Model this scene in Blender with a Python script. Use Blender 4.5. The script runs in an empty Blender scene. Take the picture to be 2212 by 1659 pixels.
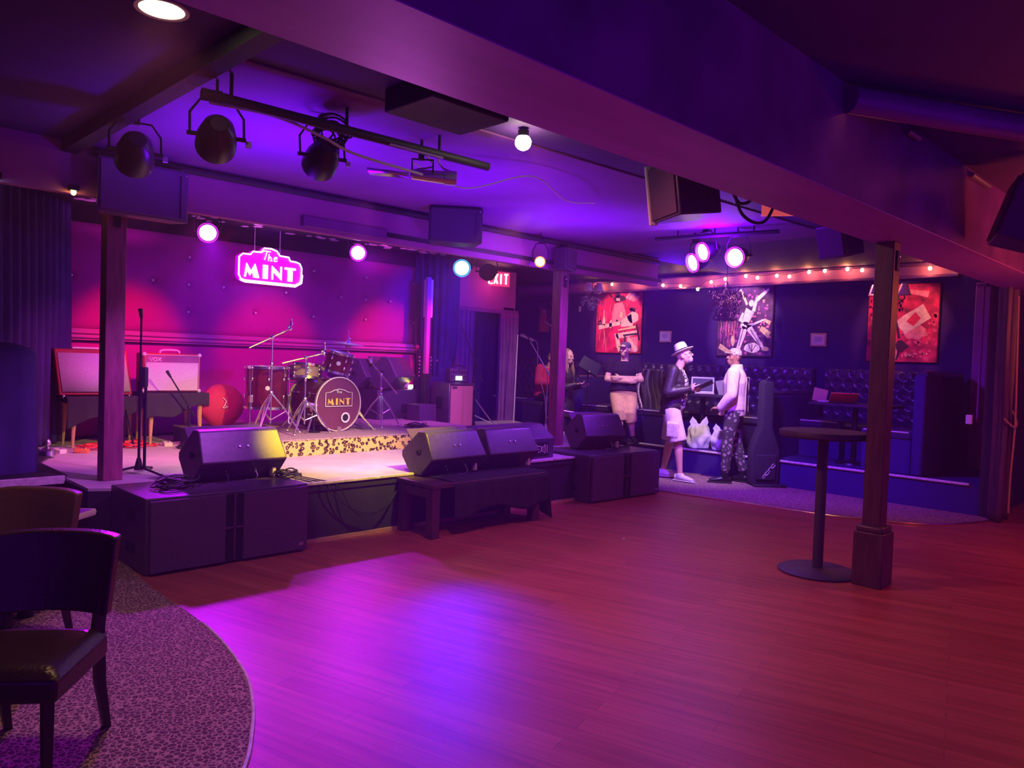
import bpy, bmesh, math, random
from mathutils import Vector, Matrix, Euler
R = math.radians
random.seed(7)
C = bpy.context.scene.collection
S = bpy.context.scene

# ------------------------------------------------------------------ camera
cam_d = bpy.data.cameras.new('camera'); cam = bpy.data.objects.new('camera', cam_d); C.objects.link(cam)
YAW, PITCH, ROLL = R(45.2), R(1.9), R(2.0)
F0 = Vector((math.cos(YAW), math.sin(YAW), 0)); R0 = Vector((math.sin(YAW), -math.cos(YAW), 0)); Z = Vector((0, 0, 1))
Fw = F0 * math.cos(PITCH) - Z * math.sin(PITCH); Up = Z * math.cos(PITCH) + F0 * math.sin(PITCH)
Rt = R0 * math.cos(ROLL) + Up * math.sin(ROLL); Up = Up * math.cos(ROLL) - R0 * math.sin(ROLL)
m = Matrix((Rt, Up, -Fw)).transposed().to_4x4(); m.translation = (0, 0, 1.5)
cam.matrix_world = m
cam_d.sensor_width = 36; cam_d.lens = 36 * 1650 / 2212; cam_d.clip_start = .05
S.camera = cam
S.view_settings.view_transform = 'Standard'; S.view_settings.look = 'None'
S.view_settings.gamma = 1; S.view_settings.use_curve_mapping = False
S.view_settings.exposure = 0.15
S.cycles.use_denoising = True; S.cycles.use_adaptive_sampling = True; S.cycles.adaptive_threshold = .04
S.cycles.max_bounces = 4; S.cycles.diffuse_bounces = 2; S.cycles.glossy_bounces = 2; S.cycles.transmission_bounces = 2; S.cycles.volume_bounces = 0
S.cycles.sample_clamp_indirect = 4; S.cycles.caustics_reflective = False; S.cycles.caustics_refractive = False

# ------------------------------------------------------------------ light of the room
W = bpy.data.worlds.new('world'); S.world = W; W.use_nodes = True
W.node_tree.nodes['Background'].inputs[0].default_value = (.20, .005, .9, 1)
W.node_tree.nodes['Background'].inputs[1].default_value = .65

def lamp(kind, name, loc, color, energy, target=None, size=60, blend=.5, radius=.08, glossy=1.0):
    d = bpy.data.lights.new(name, kind); d.color = color; d.energy = energy; d.shadow_soft_size = radius
    d.specular_factor = glossy
    if kind == 'SPOT': d.spot_size = R(size); d.spot_blend = blend
    o = bpy.data.objects.new(name, d); C.objects.link(o); o.location = loc
    if target is not None:
        o.rotation_euler = (Vector(target) - Vector(loc)).to_track_quat('-Z', 'Y').to_euler()
    return o
BLU = (.05, .03, 1); AMB = (1, .62, .0); WRM = (1, .5, .22)
# stage wash lamps at the back of the stage, facing the dance floor
lamp('SPOT', 'stage_wash_light', (3.42, 8.08, 2.70), (.48, .0, 1), 800, (1.72, 3.1, 0), 31, .5, .07)
lamp('SPOT', 'stage_wash_light', (5.66, 8.68, 2.82), (.50, .0, 1), 430, (2.9, 1.75, 0), 38, .7, .07)
lamp('SPOT', 'stage_wash_light', (6.05, 7.0, 2.56), (.03, .0, 1), 620, (2.15, 2.25, 0), 19, .6, .07)
lamp('SPOT', 'curtain_blue_light', (6.35, 7.3, 2.6), (.03, .01, 1), 170, (7.15, 8.8, 2.0), 70, .8, .08)
lamp('SPOT', 'stage_amber_light', (4.15, 4.05, 2.62), (1, .74, .0), 520, (3.75, 6.6, .45), 54, .7, .06)
lamp('SPOT', 'monitor_amber_fill', (4.15, 4.10, 2.62), (1, .62, .0), 620, (3.02, 5.55, .80), 13, 1, .05)  # second amber spot, added for the hot end of the monitor
# wall pools from unseen lamps added behind the stage header
lamp('SPOT', 'wall_red_light', (2.95, 6.45, 2.55), (1, 0, .0), 360, (2.95, 9.06, 1.55), 30, .8, .06)
lamp('SPOT', 'wall_pink_light', (4.6, 6.45, 2.55), (1, .0, .08), 290, (4.62, 9.06, 1.5), 34, .75, .06)
lamp('SPOT', 'wall_pink_light', (6.4, 6.45, 2.55), (1, .0, .08), 320, (6.45, 9.06, 1.55), 34, .75, .06)
lamp('SPOT', 'front_white_light', (3.0, 4.5, 2.58), (1, .28, .95), 420, (4.1, 6.5, .4), 40, .9, .06)
lamp('SPOT', 'amp_pink_fill', (2.65, 6.45, 2.58), (.90, .10, .6), 210, (2.75, 8.0, .75), 80, .8, .06)  # added spot for the amplifiers, set past the post to spare it
lamp('SPOT', 'wall_violet_light', (4.7, 6.6, 2.5), (.03, .0, 1), 55, (4.7, 9.06, 2.2), 135, .8, .1)
# side cluster of violet lamps near the booths, with added violet fills
lamp('SPOT', 'side_violet_light', (7.15, 4.57, 2.6), (.30, .02, 1), 420, (5.5, 6.6, 1.0), 80, .8, .08)
lamp('SPOT', 'side_violet_light', (7.1, 4.05, 2.6), (.18, .02, 1), 820, (10.2, 4.9, .9), 120, .9, .08)  # added violet fill for the booth side, not a cluster beam
lamp('POINT', 'ceiling_violet_fill', (7.05, 4.2, 2.72), (.20, .0, 1), 44, radius=.1)  # stands in for the cluster's spill on the ceiling
lamp('SPOT', 'ceiling_violet_fill', (5.9, 5.2, 2.2), (.20, .0, 1), 75, (5.9, 5.3, 3), 150, .6, .1)  # added uplight without a fixture, brightens the ceiling
lamp('SPOT', 'ceiling_violet_fill', (2.5, 4.85, 2.25), (.18, .0, 1), 85, (2.5, 4.9, 3), 150, .6, .12)  # another added uplight for the violet ceiling patch
lamp('POINT', 'ceiling_violet_fill', (9.4, 6.3, 2.60), (.14, .0, 1), 26, radius=.12)  # added fill that brings blue to the booth wall
# warm house lamps, then fills added for single parts of the room
lamp('SPOT', 'house_downlight', (1.217, 3.384, 2.90), WRM, 60, (1.2, 3.3, 0), 130, .9, .08)
lamp('SPOT', 'house_spotlight', (3.43, 3.43, 2.88), (1, .24, .38), 450, (4.6, 2.6, 0), 130, 1, .06)
lamp('POINT', 'house_warm_light', (7.3, .55, 2.1), (1, .13, .03), 60, radius=.15)
lamp('SPOT', 'booth_white_fill', (7.7, 4.3, 2.85), (1, .62, .68), 300, (8.9, 5.5, .9), 60, .9, .05)  # added whitish fill for the standing people
for x_ in (2.9, 4.4, 6.2): lamp('SPOT', 'stage_ceiling_fill', (x_, 8.5, 2.55), (.8, .06, .8), 14, (x_, 8.62, 3), 150, .8, .05)  # unseen uplights added to brighten the ceiling discs
lamp('SPOT', 'gear_violet_fill', (5.55, 6.45, 2.58), (.80, .12, .95), 230, (6.3, 8.4, .95), 62, .9, .06)  # added fill for the stacked gear behind the drums
lamp('SPOT', 'post_violet_fill', (2.9, 4.35, 2.6), (.60, .10, 1), 230, (2.25, 5.8, 1.1), 48, .8, .06)  # added fill for the stage post and near monitor
lamp('SPOT', 'ceiling_violet_fill', (4.2, 4.7, 2.1), (.20, .0, 1), 75, (4.2, 4.8, 3), 150, .6, .12)  # third added ceiling uplight, no fixture
lamp('SPOT', 'booth_white_fill', (8.1, 6.6, 2.85), (1, .60, .75), 150, (9.3, 7.7, 1.1), 88, .9, .05)  # added fill for the seated person and chandelier
lamp('SPOT', 'beam_pink_fill', (2.6, 3.6, 1.9), (.65, .10, .8), 28, (1.9, 1.9, 2.4), 120, 1, .2)  # unseen pink uplight for the beam underside, no fixture

# ------------------------------------------------------------------ materials
def mat(name, col=(.5, .5, .5), rough=.5, metal=0, emit=None, es=1, var=0, scale=8, bump=0, bscale=60, spec=None, stretch=None, alpha=1, trans=0, sheen=0):
    if name in bpy.data.materials: return bpy.data.materials[name]
    M = bpy.data.materials.new(name); M.use_nodes = True; n = M.node_tree.nodes; l = M.node_tree.links
    b = n['Principled BSDF']; b.inputs['Base Color'].default_value = (*col, 1); b.inputs['Roughness'].default_value = rough
    b.inputs['Metallic'].default_value = metal
    if spec is not None: b.inputs['Specular IOR Level'].default_value = spec
    if trans: b.inputs['Transmission Weight'].default_value = trans
    if sheen: b.inputs['Sheen Weight'].default_value = sheen
    if alpha < 1: b.inputs['Alpha'].default_value = alpha
    if emit: b.inputs['Emission Color'].default_value = (*emit, 1); b.inputs['Emission Strength'].default_value = es
    if var or bump:
        tc = n.new('ShaderNodeTexCoord'); mp = n.new('ShaderNodeMapping'); l.new(tc.outputs['Object'], mp.inputs[0])
        if stretch: mp.inputs['Scale'].default_value = stretch
    if var:
        t = n.new('ShaderNodeTexNoise'); t.inputs['Scale'].default_value = scale; t.inputs['Detail'].default_value = 5; l.new(mp.outputs[0], t.inputs['Vector'])
        r = n.new('ShaderNodeValToRGB'); r.color_ramp.elements[0].position = .3; r.color_ramp.elements[1].position = .7
        r.color_ramp.elements[0].color = (*[c * (1 - var) for c in col], 1); r.color_ramp.elements[1].color = (*[min(1, c * (1 + var)) for c in col], 1)
        l.new(t.outputs['Fac'], r.inputs[0]); l.new(r.outputs[0], b.inputs['Base Color'])
    if bump:
        t = n.new('ShaderNodeTexNoise'); t.inputs['Scale'].default_value = bscale; t.inputs['Detail'].default_value = 4; l.new(mp.outputs[0], t.inputs['Vector'])
        bp = n.new('ShaderNodeBump'); bp.inputs['Strength'].default_value = bump; bp.inputs['Distance'].default_value = .01
        l.new(t.outputs['Fac'], bp.inputs['Height']); l.new(bp.outputs[0], b.inputs['Normal'])
    return M
def wood_floor():
    M = bpy.data.materials.new('dance_floor_planks'); M.use_nodes = True; n = M.node_tree.nodes; l = M.node_tree.links; b = n['Principled BSDF']
    tc = n.new('ShaderNodeTexCoord'); mp = n.new('ShaderNodeMapping'); mp.inputs['Rotation'].default_value = (0, 0, R(-104.6)); l.new(tc.outputs['Object'], mp.inputs[0])
    br = n.new('ShaderNodeTexBrick'); br.inputs['Scale'].default_value = 1; br.inputs['Brick Width'].default_value = 1.3; br.inputs['Row Height'].default_value = .10
    br.inputs['Mortar Size'].default_value = .0012; br.offset = .37; br.offset_frequency = 2
    br.inputs['Color1'].default_value = (.40, .09, .055, 1); br.inputs['Color2'].default_value = (.50, .13, .08, 1); br.inputs['Mortar'].default_value = (.2, .045, .03, 1)
    l.new(mp.outputs[0], br.inputs['Vector'])
    m2 = n.new('ShaderNodeMapping'); m2.inputs['Scale'].default_value = (1.0, 15, 1); l.new(mp.outputs[0], m2.inputs[0])
    t = n.new('ShaderNodeTexNoise'); t.inputs['Scale'].default_value = 1.6; t.inputs['Detail'].default_value = 6; l.new(m2.outputs[0], t.inputs['Vector'])
    mx = n.new('ShaderNodeMix'); mx.data_type = 'RGBA'; mx.blend_type = 'MULTIPLY'; mx.inputs[0].default_value = .48
    r = n.new('ShaderNodeValToRGB'); r.color_ramp.elements[0].position = .32; r.color_ramp.elements[0].color = (.45, .4, .4, 1); r.color_ramp.elements[1].position = .72; r.color_ramp.elements[1].color = (1.25, 1.2, 1.2, 1)
    l.new(t.outputs['Fac'], r.inputs[0]); l.new(br.outputs['Color'], mx.inputs[6]); l.new(r.outputs[0], mx.inputs[7]); l.new(mx.outputs[2], b.inputs['Base Color'])
    b.inputs['Roughness'].default_value = .42; b.inputs['Specular IOR Level'].default_value = .35
    return M
def spotted(name, c1, c2, scale, rough=.95, lo=.10, hi=.2, bump=.5, extra=None):
    M = bpy.data.materials.new(name); M.use_nodes = True; n = M.node_tree.nodes; l = M.node_tree.links; b = n['Principled BSDF']
    tc = n.new('ShaderNodeTexCoord'); mp = n.new('ShaderNodeMapping'); l.new(tc.outputs['Object'], mp.inputs[0])
    nz = n.new('ShaderNodeTexNoise'); nz.inputs['Scale'].default_value = scale * .7; l.new(mp.outputs[0], nz.inputs['Vector'])
    ad = n.new('ShaderNodeMix'); ad.data_type = 'RGBA'; ad.blend_type = 'ADD'; ad.inputs[0].default_value = .9 / scale
    l.new(mp.outputs[0], ad.inputs[6]); l.new(nz.outputs['Color'], ad.inputs[7])
    v = n.new('ShaderNodeTexVoronoi'); v.inputs['Scale'].default_value = scale; v.feature = 'F1' if extra else 'DISTANCE_TO_EDGE'
    l.new(ad.outputs[2], v.inputs['Vector'])
    r = n.new('ShaderNodeValToRGB'); e = r.color_ramp.elements
    if extra:   # leopard rosettes: dark open rings on gold
        e[0].position = .0; e[0].color = (*extra, 1); e[1].position = .20; e[1].color = (*extra, 1)
        for p, c in ((.23, c2), (.45, c2), (.50, c1)): q = e.new(p); q.color = (*c, 1)
    else:
        e[0].position = lo; e[0].color = (*c1, 1); e[1].position = hi; e[1].color = (*c2, 1)
    l.new(v.outputs['Distance'], r.inputs[0])
    if extra:
        n2 = n.new('ShaderNodeTexNoise'); n2.inputs['Scale'].default_value = scale * 1.3; l.new(mp.outputs[0], n2.inputs['Vector'])
        gt = n.new('ShaderNodeMath'); gt.operation = 'GREATER_THAN'; gt.inputs[1].default_value = .70; l.new(n2.outputs['Fac'], gt.inputs[0])
        mx = n.new('ShaderNodeMix'); mx.data_type = 'RGBA'; l.new(gt.outputs[0], mx.inputs[0]); l.new(r.outputs[0], mx.inputs[6]); mx.inputs[7].default_value = (*c1, 1)
        l.new(mx.outputs[2], b.inputs['Base Color'])
    else: l.new(r.outputs[0], b.inputs['Base Color'])
    b.inputs['Roughness'].default_value = rough
    if bump:
        bp = n.new('ShaderNodeBump'); bp.inputs['Strength'].default_value = bump; bp.inputs['Distance'].default_value = .006; l.new(v.outputs['Distance'], bp.inputs['Height']); l.new(bp.outputs[0], b.inputs['Normal'])
    return M
K = {}
K['wood'] = wood_floor()
K['carpet'] = spotted('patterned_carpet', (.55, .36, .28), (.11, .055, .055), 44, lo=.03, hi=.14)
K['leopard'] = spotted('leopard_fabric', (.66, .55, .13), (.035, .01, .01), 24, extra=(.42, .26, .06), bump=0)
K['riser'] = mat('riser_carpet', (.42, .30, .28), .95, var=.6, scale=60, bump=.6, bscale=90)
K['stage'] = mat('pale_stage_boards', (.62, .50, .52), .6, var=.12, scale=5, bump=.15, bscale=30)
K['edge'] = mat('worn_pale_edge', (.75, .65, .6), .5, var=.25, scale=25)
K['tan'] = mat('bare_wood_strip', (.62, .36, .16), .55, var=.2, scale=12, stretch=(1, 8, 8))
K['bronze'] = mat('cymbal_bronze', (.95, .80, .70), .42, .5)
K['brass'] = mat('brass_edge', (.95, .75, .4), .25, 1)
K['black'] = mat('black_cabinet', (.085, .055, .10), .36, var=.2, scale=30, bump=.12, bscale=250)
K['grille'] = mat('black_grille', (.11, .055, .12), .75, var=.3, scale=200, bump=.5, bscale=400)
K['dark'] = mat('dark_paint', (.03, .026, .035), .6, var=.2, scale=4)
K['void'] = mat('matte_black', (.008, .008, .01), .9)
K['rubber'] = mat('black_rubber', (.02, .02, .02), .6)
K['metal'] = mat('black_metal', (.03, .03, .035), .35, .6)
K['chrome'] = mat('chrome', (.95, .93, .97), .24, 1)
K['steel'] = mat('brushed_steel', (.6, .6, .62), .35, 1)
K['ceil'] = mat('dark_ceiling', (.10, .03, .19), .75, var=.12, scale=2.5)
K['ceil2'] = mat('lit_violet_ceiling', (.24, .05, .30), .75, var=.1, scale=2.5)  # lamplight on the ceiling put into a paler violet
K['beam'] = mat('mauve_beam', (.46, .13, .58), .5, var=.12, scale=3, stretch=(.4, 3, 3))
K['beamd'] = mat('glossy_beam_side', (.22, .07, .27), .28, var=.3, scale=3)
K['post'] = mat('brown_post', (.30, .07, .13), .5, var=.3, scale=6, stretch=(6, 6, .8))
K['postd'] = mat('dark_post', (.10, .045, .05), .42, var=.3, scale=6, stretch=(6, 6, .8))
K['velvet'] = mat('red_velvet', (.40, .003, .26), .85, var=.06, scale=3, sheen=.3)
K['plum'] = mat('plum_curtain', (.30, .10, .26), .9, var=.2, scale=4)
K['blue'] = mat('dark_curtain', (.045, .02, .13), .8, var=.2, scale=4)
K['mauve'] = mat('mauve_plaster', (.45, .13, .36), .7, var=.1, scale=3)
K['navy'] = mat('black_wall', (.030, .008, .15), .8, var=.1, scale=2)
K['leather'] = mat('black_tufted_leather', (.05, .03, .10), .26, bump=.1, bscale=60)
K['leatherd'] = mat('dark_brown_leather', (.035, .015, .013), .30, var=.3, scale=5, bump=.25, bscale=90)
K['leathert'] = mat('lit_brown_leather', (.13, .065, .035), .32, var=.3, scale=4, bump=.25, bscale=90)  # same brown leather, the tan light on it put into the colour
K['legw'] = mat('dark_wood_leg', (.03, .014, .012), .45, var=.2, scale=10)
K['white'] = mat('white_paint', (.85, .85, .85), .5)
K['cream'] = mat('cream', (.85, .78, .68), .6)
K['grillpink'] = mat('silver_grille_cloth', (.72, .62, .68), .8, var=.15, scale=120, bump=.3, bscale=300)
K['tweed'] = mat('red_tolex', (.38, .03, .04), .6, bump=.4, bscale=200)
K['piping'] = mat('pale_piping', (.8, .7, .75), .4)
K['bulb'] = mat('warm_bulb_glass', (1, .8, .5), .3, emit=(1, .62, .28), es=14)
K['neon'] = mat('neon_tube', (1, .8, 1), .3, emit=(1, .72, 1), es=3.2)
K['neonface'] = mat('sign_face_magenta', (.8, .02, .8), .5, emit=(.78, .0, 1), es=.75)
K['ringmag'] = mat('lens_halo_magenta', (1, .1, 1), .3, emit=(.75, .03, 1), es=1.6); K['ringblue'] = mat('lens_halo_blue', (.1, .5, 1), .3, emit=(.05, .45, 1), es=1.6); K['ringamb'] = mat('lens_halo_amber', (1, .5, .1), .3, emit=(1, .36, .02), es=1.6)  # glowing rings that imitate the coloured halo round each lens
K['parmag'] = mat('lit_lens_magenta', (1, .7, 1), .3, emit=(1, .55, 1), es=22)
K['parblue'] = mat('lit_lens_blue', (.6, .95, 1), .3, emit=(.45, .95, 1), es=22)
K['paramb'] = mat('lit_lens_amber', (1, .8, .3), .3, emit=(1, .62, .12), es=18)
K['down'] = mat('lit_downlight_lens', (1, .9, .7), .3, emit=(1, .80, .45), es=12)
K['cable'] = mat('black_cable', (.02, .02, .022), .5)
K['cablew'] = mat('pale_cable', (.6, .5, .55), .5)
K['cabler'] = mat('red_cable', (.8, .03, .02), .4)
K['shell'] = mat('lacquered_drum_shell', (.14, .015, .035), .12, var=.3, scale=8)
K['maple'] = mat('maple_drum_shell', (.75, .48, .28), .3, var=.15, scale=10)
K['skin'] = mat('skin', (.72, .42, .31), .55, var=.08, scale=20)
K['skind'] = mat('tanned_skin', (.36, .17, .11), .55, var=.08, scale=20)
K['gold'] = mat('gold_lettering', (.85, .62, .08), .5)
K['khaki'] = mat('khaki_cotton', (.62, .36, .20), .85, var=.1, scale=15, bump=.4, bscale=40)
K['denimw'] = mat('off_white_denim', (.82, .70, .55), .8, var=.15, scale=18, bump=.5, bscale=50)
K['tee'] = mat('black_cotton', (.028, .012, .045), .95, bump=.3, bscale=40, spec=.1)
K['jacket'] = mat('dark_leather_jacket', (.035, .022, .03), .45, var=.3, scale=9, bump=.5, bscale=25)
K['redknit'] = mat('red_knit', (.70, .03, .15), .85, var=.12, scale=30, bump=.5, bscale=80)
K['hair'] = mat('blond_hair', (.26, .16, .09), .6, var=.3, scale=40, stretch=(4, 4, 1))
K['hairgrey'] = mat('grey_beard', (.42, .38, .36), .8, var=.3, scale=60)
K['camo'] = spotted('camouflage_cloth', (.06, .05, .05), (.40, .33, .30), 17, lo=.16, hi=.26, bump=0)
K['camol'] = spotted('light_camouflage_cloth', (.75, .68, .60), (.34, .28, .24), 30, lo=.08, hi=.14, bump=0)
K['graphic'] = spotted('printed_cotton', (.04, .03, .04), (.80, .76, .68), 16, lo=.10, hi=.12, bump=0)
K['paper'] = mat('paper', (.85, .82, .78), .8)
K['manila'] = mat('manila_card', (.75, .52, .30), .8)
K['orange'] = mat('orange_laptop_lid', (.85, .20, .08), .4)
K['screen'] = mat('dark_screen', (.02, .015, .08), .5)
K['plastic'] = mat('white_plastic_film', (.85, .83, .85), .35, var=.1, scale=12, bump=.8, bscale=18)
K['crystal'] = mat('crystal', (.75, .70, .80), .12, .75)
K['crystald'] = mat('smoky_crystal', (.28, .14, .26), .12, .75)
K['shade'] = mat('fabric_shade', (.85, .72, .75), .8)
K['exitred'] = mat('lit_exit_letters', (1, .6, .6), .4, emit=(1, .62, .70), es=4)
K['marble'] = mat('dark_tabletop', (.035, .014, .045), .55, var=.3, scale=12)
K['bag'] = mat('dusty_red_nylon', (.62, .03, .10), .75, var=.15, scale=6, bump=.4, bscale=14)
K['cloth'] = mat('black_drape_cloth', (.03, .025, .035), .9, var=.15, scale=14, bump=.3, bscale=120)
K['violetcab'] = mat('grey_violet_cabinet', (.16, .08, .20), .5, bump=.1, bscale=200)
K['iron'] = mat('grey_powder_coat', (.06, .055, .075), .5)

# ------------------------------------------------------------------ mesh kit
class MB:
    def __init__(s): s.v = []; s.f = []; s.M = Matrix(); s.st = []
    def push(s, M): s.st.append(s.M.copy()); s.M = s.M @ M
    def pop(s): s.M = s.st.pop()
    def add(s, vs, fs):
        k = len(s.v); s.v += [tuple(s.M @ Vector(v)) for v in vs]; s.f += [tuple(i + k for i in f) for f in fs]
    def box(s, c, d, rot=None, taper=1):
        x, y, z = d[0] / 2, d[1] / 2, d[2] / 2
        vs = [Vector((sx * x * (taper if sz < 0 else 1), sy * y * (taper if sz < 0 else 1), sz * z)) for sz in (-1, 1) for sy in (-1, 1) for sx in (-1, 1)]
        if rot: e = Euler(rot).to_matrix(); vs = [e @ v for v in vs]
        s.add([v + Vector(c) for v in vs], [(0, 2, 3, 1), (4, 5, 7, 6), (0, 1, 5, 4), (2, 6, 7, 3), (0, 4, 6, 2), (1, 3, 7, 5)])
    def loft(s, pts, rad, n=12, side=None, cap=True):
        """tube through pts; rad per point: r or (ra, rb) with ra along side"""
        pts = [Vector(p) for p in pts]; k0 = len(pts); vs = []; fs = []
        prev = None
        for i, p in enumerate(pts):
            d = (pts[min(i + 1, k0 - 1)] - pts[max(i - 1, 0)]); d = d.normalized() if d.length > 1e-9 else Vector((0, 0, 1))
            a = Vector(side) if side is not None else (prev if prev is not None else (Vector((1, 0, 0)) if abs(d.x) < .8 else Vector((0, 1, 0))))
            a = (a - d * a.dot(d)); a = a.normalized() if a.length > 1e-6 else d.orthogonal().normalized()
            b = d.cross(a); prev = a
            r = rad[i] if isinstance(rad, (list, tuple)) and not (len(rad) == 2 and k0 != 2) else rad
            ra, rb = (r if isinstance(r, (list, tuple)) else (r, r))
            for j in range(n):
                t = 2 * math.pi * j / n; vs.append(p + a * (ra * math.cos(t)) + b * (rb * math.sin(t)))
        for i in range(k0 - 1):
            for j in range(n):
                q = (j + 1) % n; fs.append((i * n + j, i * n + q, (i + 1) * n + q, (i + 1) * n + j))
        if cap: fs.append(tuple(range(n))[::-1]); fs.append(tuple((k0 - 1) * n + j for j in range(n)))
        s.add(vs, fs)
    def cyl(s, a, b, r0, r1=None, n=16): s.loft([a, b], [r0, r1 if r1 is not None else r0], n)
    def tube(s, pts, r, n=8): s.loft(pts, [r] * len(pts), n)
    def ball(s, c, r, n=14, m=9, rot=None):
        rx, ry, rz = r if isinstance(r, (list, tuple)) else (r, r, r); e = Euler(rot).to_matrix() if rot else Matrix.Identity(3); c = Vector(c)
        vs = [c + e @ Vector((0, 0, -rz))]; fs = []
        for i in range(1, m):
            p = math.pi * i / m - math.pi / 2
            for j in range(n): t = 2 * math.pi * j / n; vs.append(c + e @ Vector((rx * math.cos(p) * math.cos(t), ry * math.cos(p) * math.sin(t), rz * math.sin(p))))
        vs.append(c + e @ Vector((0, 0, rz))); L = len(vs) - 1
        for j in range(n): fs.append((0, 1 + (j + 1) % n, 1 + j)); fs.append((L, L - n + j, L - n + (j + 1) % n))
        for i in range(m - 2):
            for j in range(n): q = (j + 1) % n; a = 1 + i * n; fs.append((a + j, a + q, a + n + q, a + n + j))
        s.add(vs, fs)
    def lathe(s, prof, n=32, c=(0, 0, 0), a0=0, a1=360):
        full = abs(a1 - a0) >= 360; k = n if full else n + 1; vs = []; fs = []
        for j in range(k):
            t = R(a0 + (a1 - a0) * j / n)
            for r, z in prof: vs.append((c[0] + r * math.cos(t), c[1] + r * math.sin(t), c[2] + z))
        L = len(prof)
        for j in range(n):
            q = (j + 1) % k
            for i in range(L - 1): fs.append((j * L + i, q * L + i, q * L + i + 1, j * L + i + 1))
        s.add(vs, fs)
    def prism(s, poly, h, ax='z', o=0):
        """extrude a 2-d polygon by h along an axis, starting at o"""
        def P(u, v, w): return {'z': (u, v, w), 'y': (u, w, v), 'x': (w, u, v)}[ax]
        n = len(poly); vs = [P(u, v, o) for u, v in poly] + [P(u, v, o + h) for u, v in poly]
        s.add(vs, [tuple(range(n)), tuple(range(2 * n - 1, n - 1, -1))] + [(i, (i + 1) % n, n + (i + 1) % n, n + i) for i in range(n)])
    def grid(s, fn, nu, nv):
        vs = [fn(i / nu, j / nv) for j in range(nv + 1) for i in range(nu + 1)]; w = nu + 1
        s.add(vs, [(j * w + i, j * w + i + 1, (j + 1) * w + i + 1, (j + 1) * w + i) for j in range(nv) for i in range(nu)])
    def build(s, name, m, parent=None, bevel=0, smooth=40, solid=0, sub=0, seg=2):
        me = bpy.data.meshes.new(name); me.from_pydata(s.v, [], s.f); me.update()
        bm = bmesh.new(); bm.from_mesh(me)
        if not solid: bmesh.ops.recalc_face_normals(bm, faces=bm.faces)
        bm.to_mesh(me); bm.free()
        if smooth: me.shade_smooth(); me.set_sharp_from_angle(angle=R(smooth))
        me.materials.append(K[m] if isinstance(m, str) else m)
        o = bpy.data.objects.new(name, me); C.objects.link(o)
        if parent is not None: o.parent = parent
        if solid: q = o.modifiers.new('solid', 'SOLIDIFY'); q.thickness = solid; q.offset = 0
        if bevel: q = o.modifiers.new('bevel', 'BEVEL'); q.width = bevel; q.segments = seg; q.limit_method = 'ANGLE'; q.angle_limit = R(35)
        if sub: q = o.modifiers.new('sub', 'SUBSURF'); q.levels = q.render_levels = sub
        return o
def T(name, label, cat, loc=(0, 0, 0), rz=0, group=None):
    o = bpy.data.objects.new(name, None); C.objects.link(o); o.location = loc; o.rotation_euler = (0, 0, rz); o.empty_display_size = .1
    o['label'] = label; o['category'] = cat
    if group: o['group'] = group
    return o
def tag(o, label, cat, group=None):
    o['label'] = label; o['category'] = cat
    if group: o['group'] = group
    return o
def st(o, label=None):
    o['kind'] = 'structure'
    if label: o['label'] = label
    return o
def one(fn, *a, **k):
    b = MB(); fn(b, *a, **k); return b
def bx(c, d, **k): b = MB(); b.box(c, d, **k); return b
def dup(root, loc=None, rz=None, label=None, group=None):
    r = root.copy(); C.objects.link(r)
    if loc is not None: r.location = loc
    if rz is not None: r.rotation_euler[2] = rz
    if label: r['label'] = label
    if group: r['group'] = group
    for ch in list(root.children):
        c = ch.copy(); C.objects.link(c); c.parent = r
        for g in list(ch.children): d = g.copy(); C.objects.link(d); d.parent = c
    return r
def bez(p, n=16):
    """Catmull-Rom curve through points"""
    p = [Vector(q) for q in p]; p = [p[0] * 2 - p[1]] + p + [p[-1] * 2 - p[-2]]; out = []
    for i in range(1, len(p) - 2):
        for k in range(n):
            t = k / n; out.append(.5 * ((2 * p[i]) + (p[i + 1] - p[i - 1]) * t + (2 * p[i - 1] - 5 * p[i] + 4 * p[i + 1] - p[i + 2]) * t * t + (3 * p[i] - p[i - 1] - 3 * p[i + 1] + p[i + 2]) * t ** 3))
    out.append(p[-2]); return out
def look(a, b):
    """matrix at a whose +z axis points to b"""
    q = (Vector(b) - Vector(a)).to_track_quat('Z', 'Y'); M = q.to_matrix().to_4x4(); M.translation = Vector(a); return M
STROKES = {'V': [[(0, 1), (.5, 0), (1, 1)]], 'O': [[(.5, 1), (.1, .8), (0, .5), (.1, .2), (.5, 0), (.9, .2), (1, .5), (.9, .8), (.5, 1)]], 'X': [[(0, 0), (1, 1)], [(0, 1), (1, 0)]],
    'E': [[(1, 1), (0, 1), (0, 0), (1, 0)], [(0, .5), (.8, .5)]], 'I': [[(.5, 0), (.5, 1)]], 'T': [[(0, 1), (1, 1)], [(.5, 1), (.5, 0)]],
    'm': [[(0, 0), (0, .7), (.5, .7), (.5, 0)], [(.5, .7), (1, .7), (1, 0)]], 'o': [[(0, 0), (0, .7), (1, .7), (1, 0), (0, 0)]], 'n': [[(0, 0), (0, .7), (1, .7), (1, 0)]], 'a': [[(0, .7), (1, .7), (1, 0), (0, 0), (0, .4), (1, .4)]],
    'h': [[(.1, 1), (0, 0)], [(.05, .4), (.4, .6), (.6, .4), (.55, 0), (.8, .05)]], 'e': [[(.1, .3), (.7, .42), (.6, .65), (.25, .6), (0, .3), (.2, 0), (.75, .12)]], 't': [[(0, .75), (.3, .98), (1, .95)], [(.62, .96), (.35, 0)]]}
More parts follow.
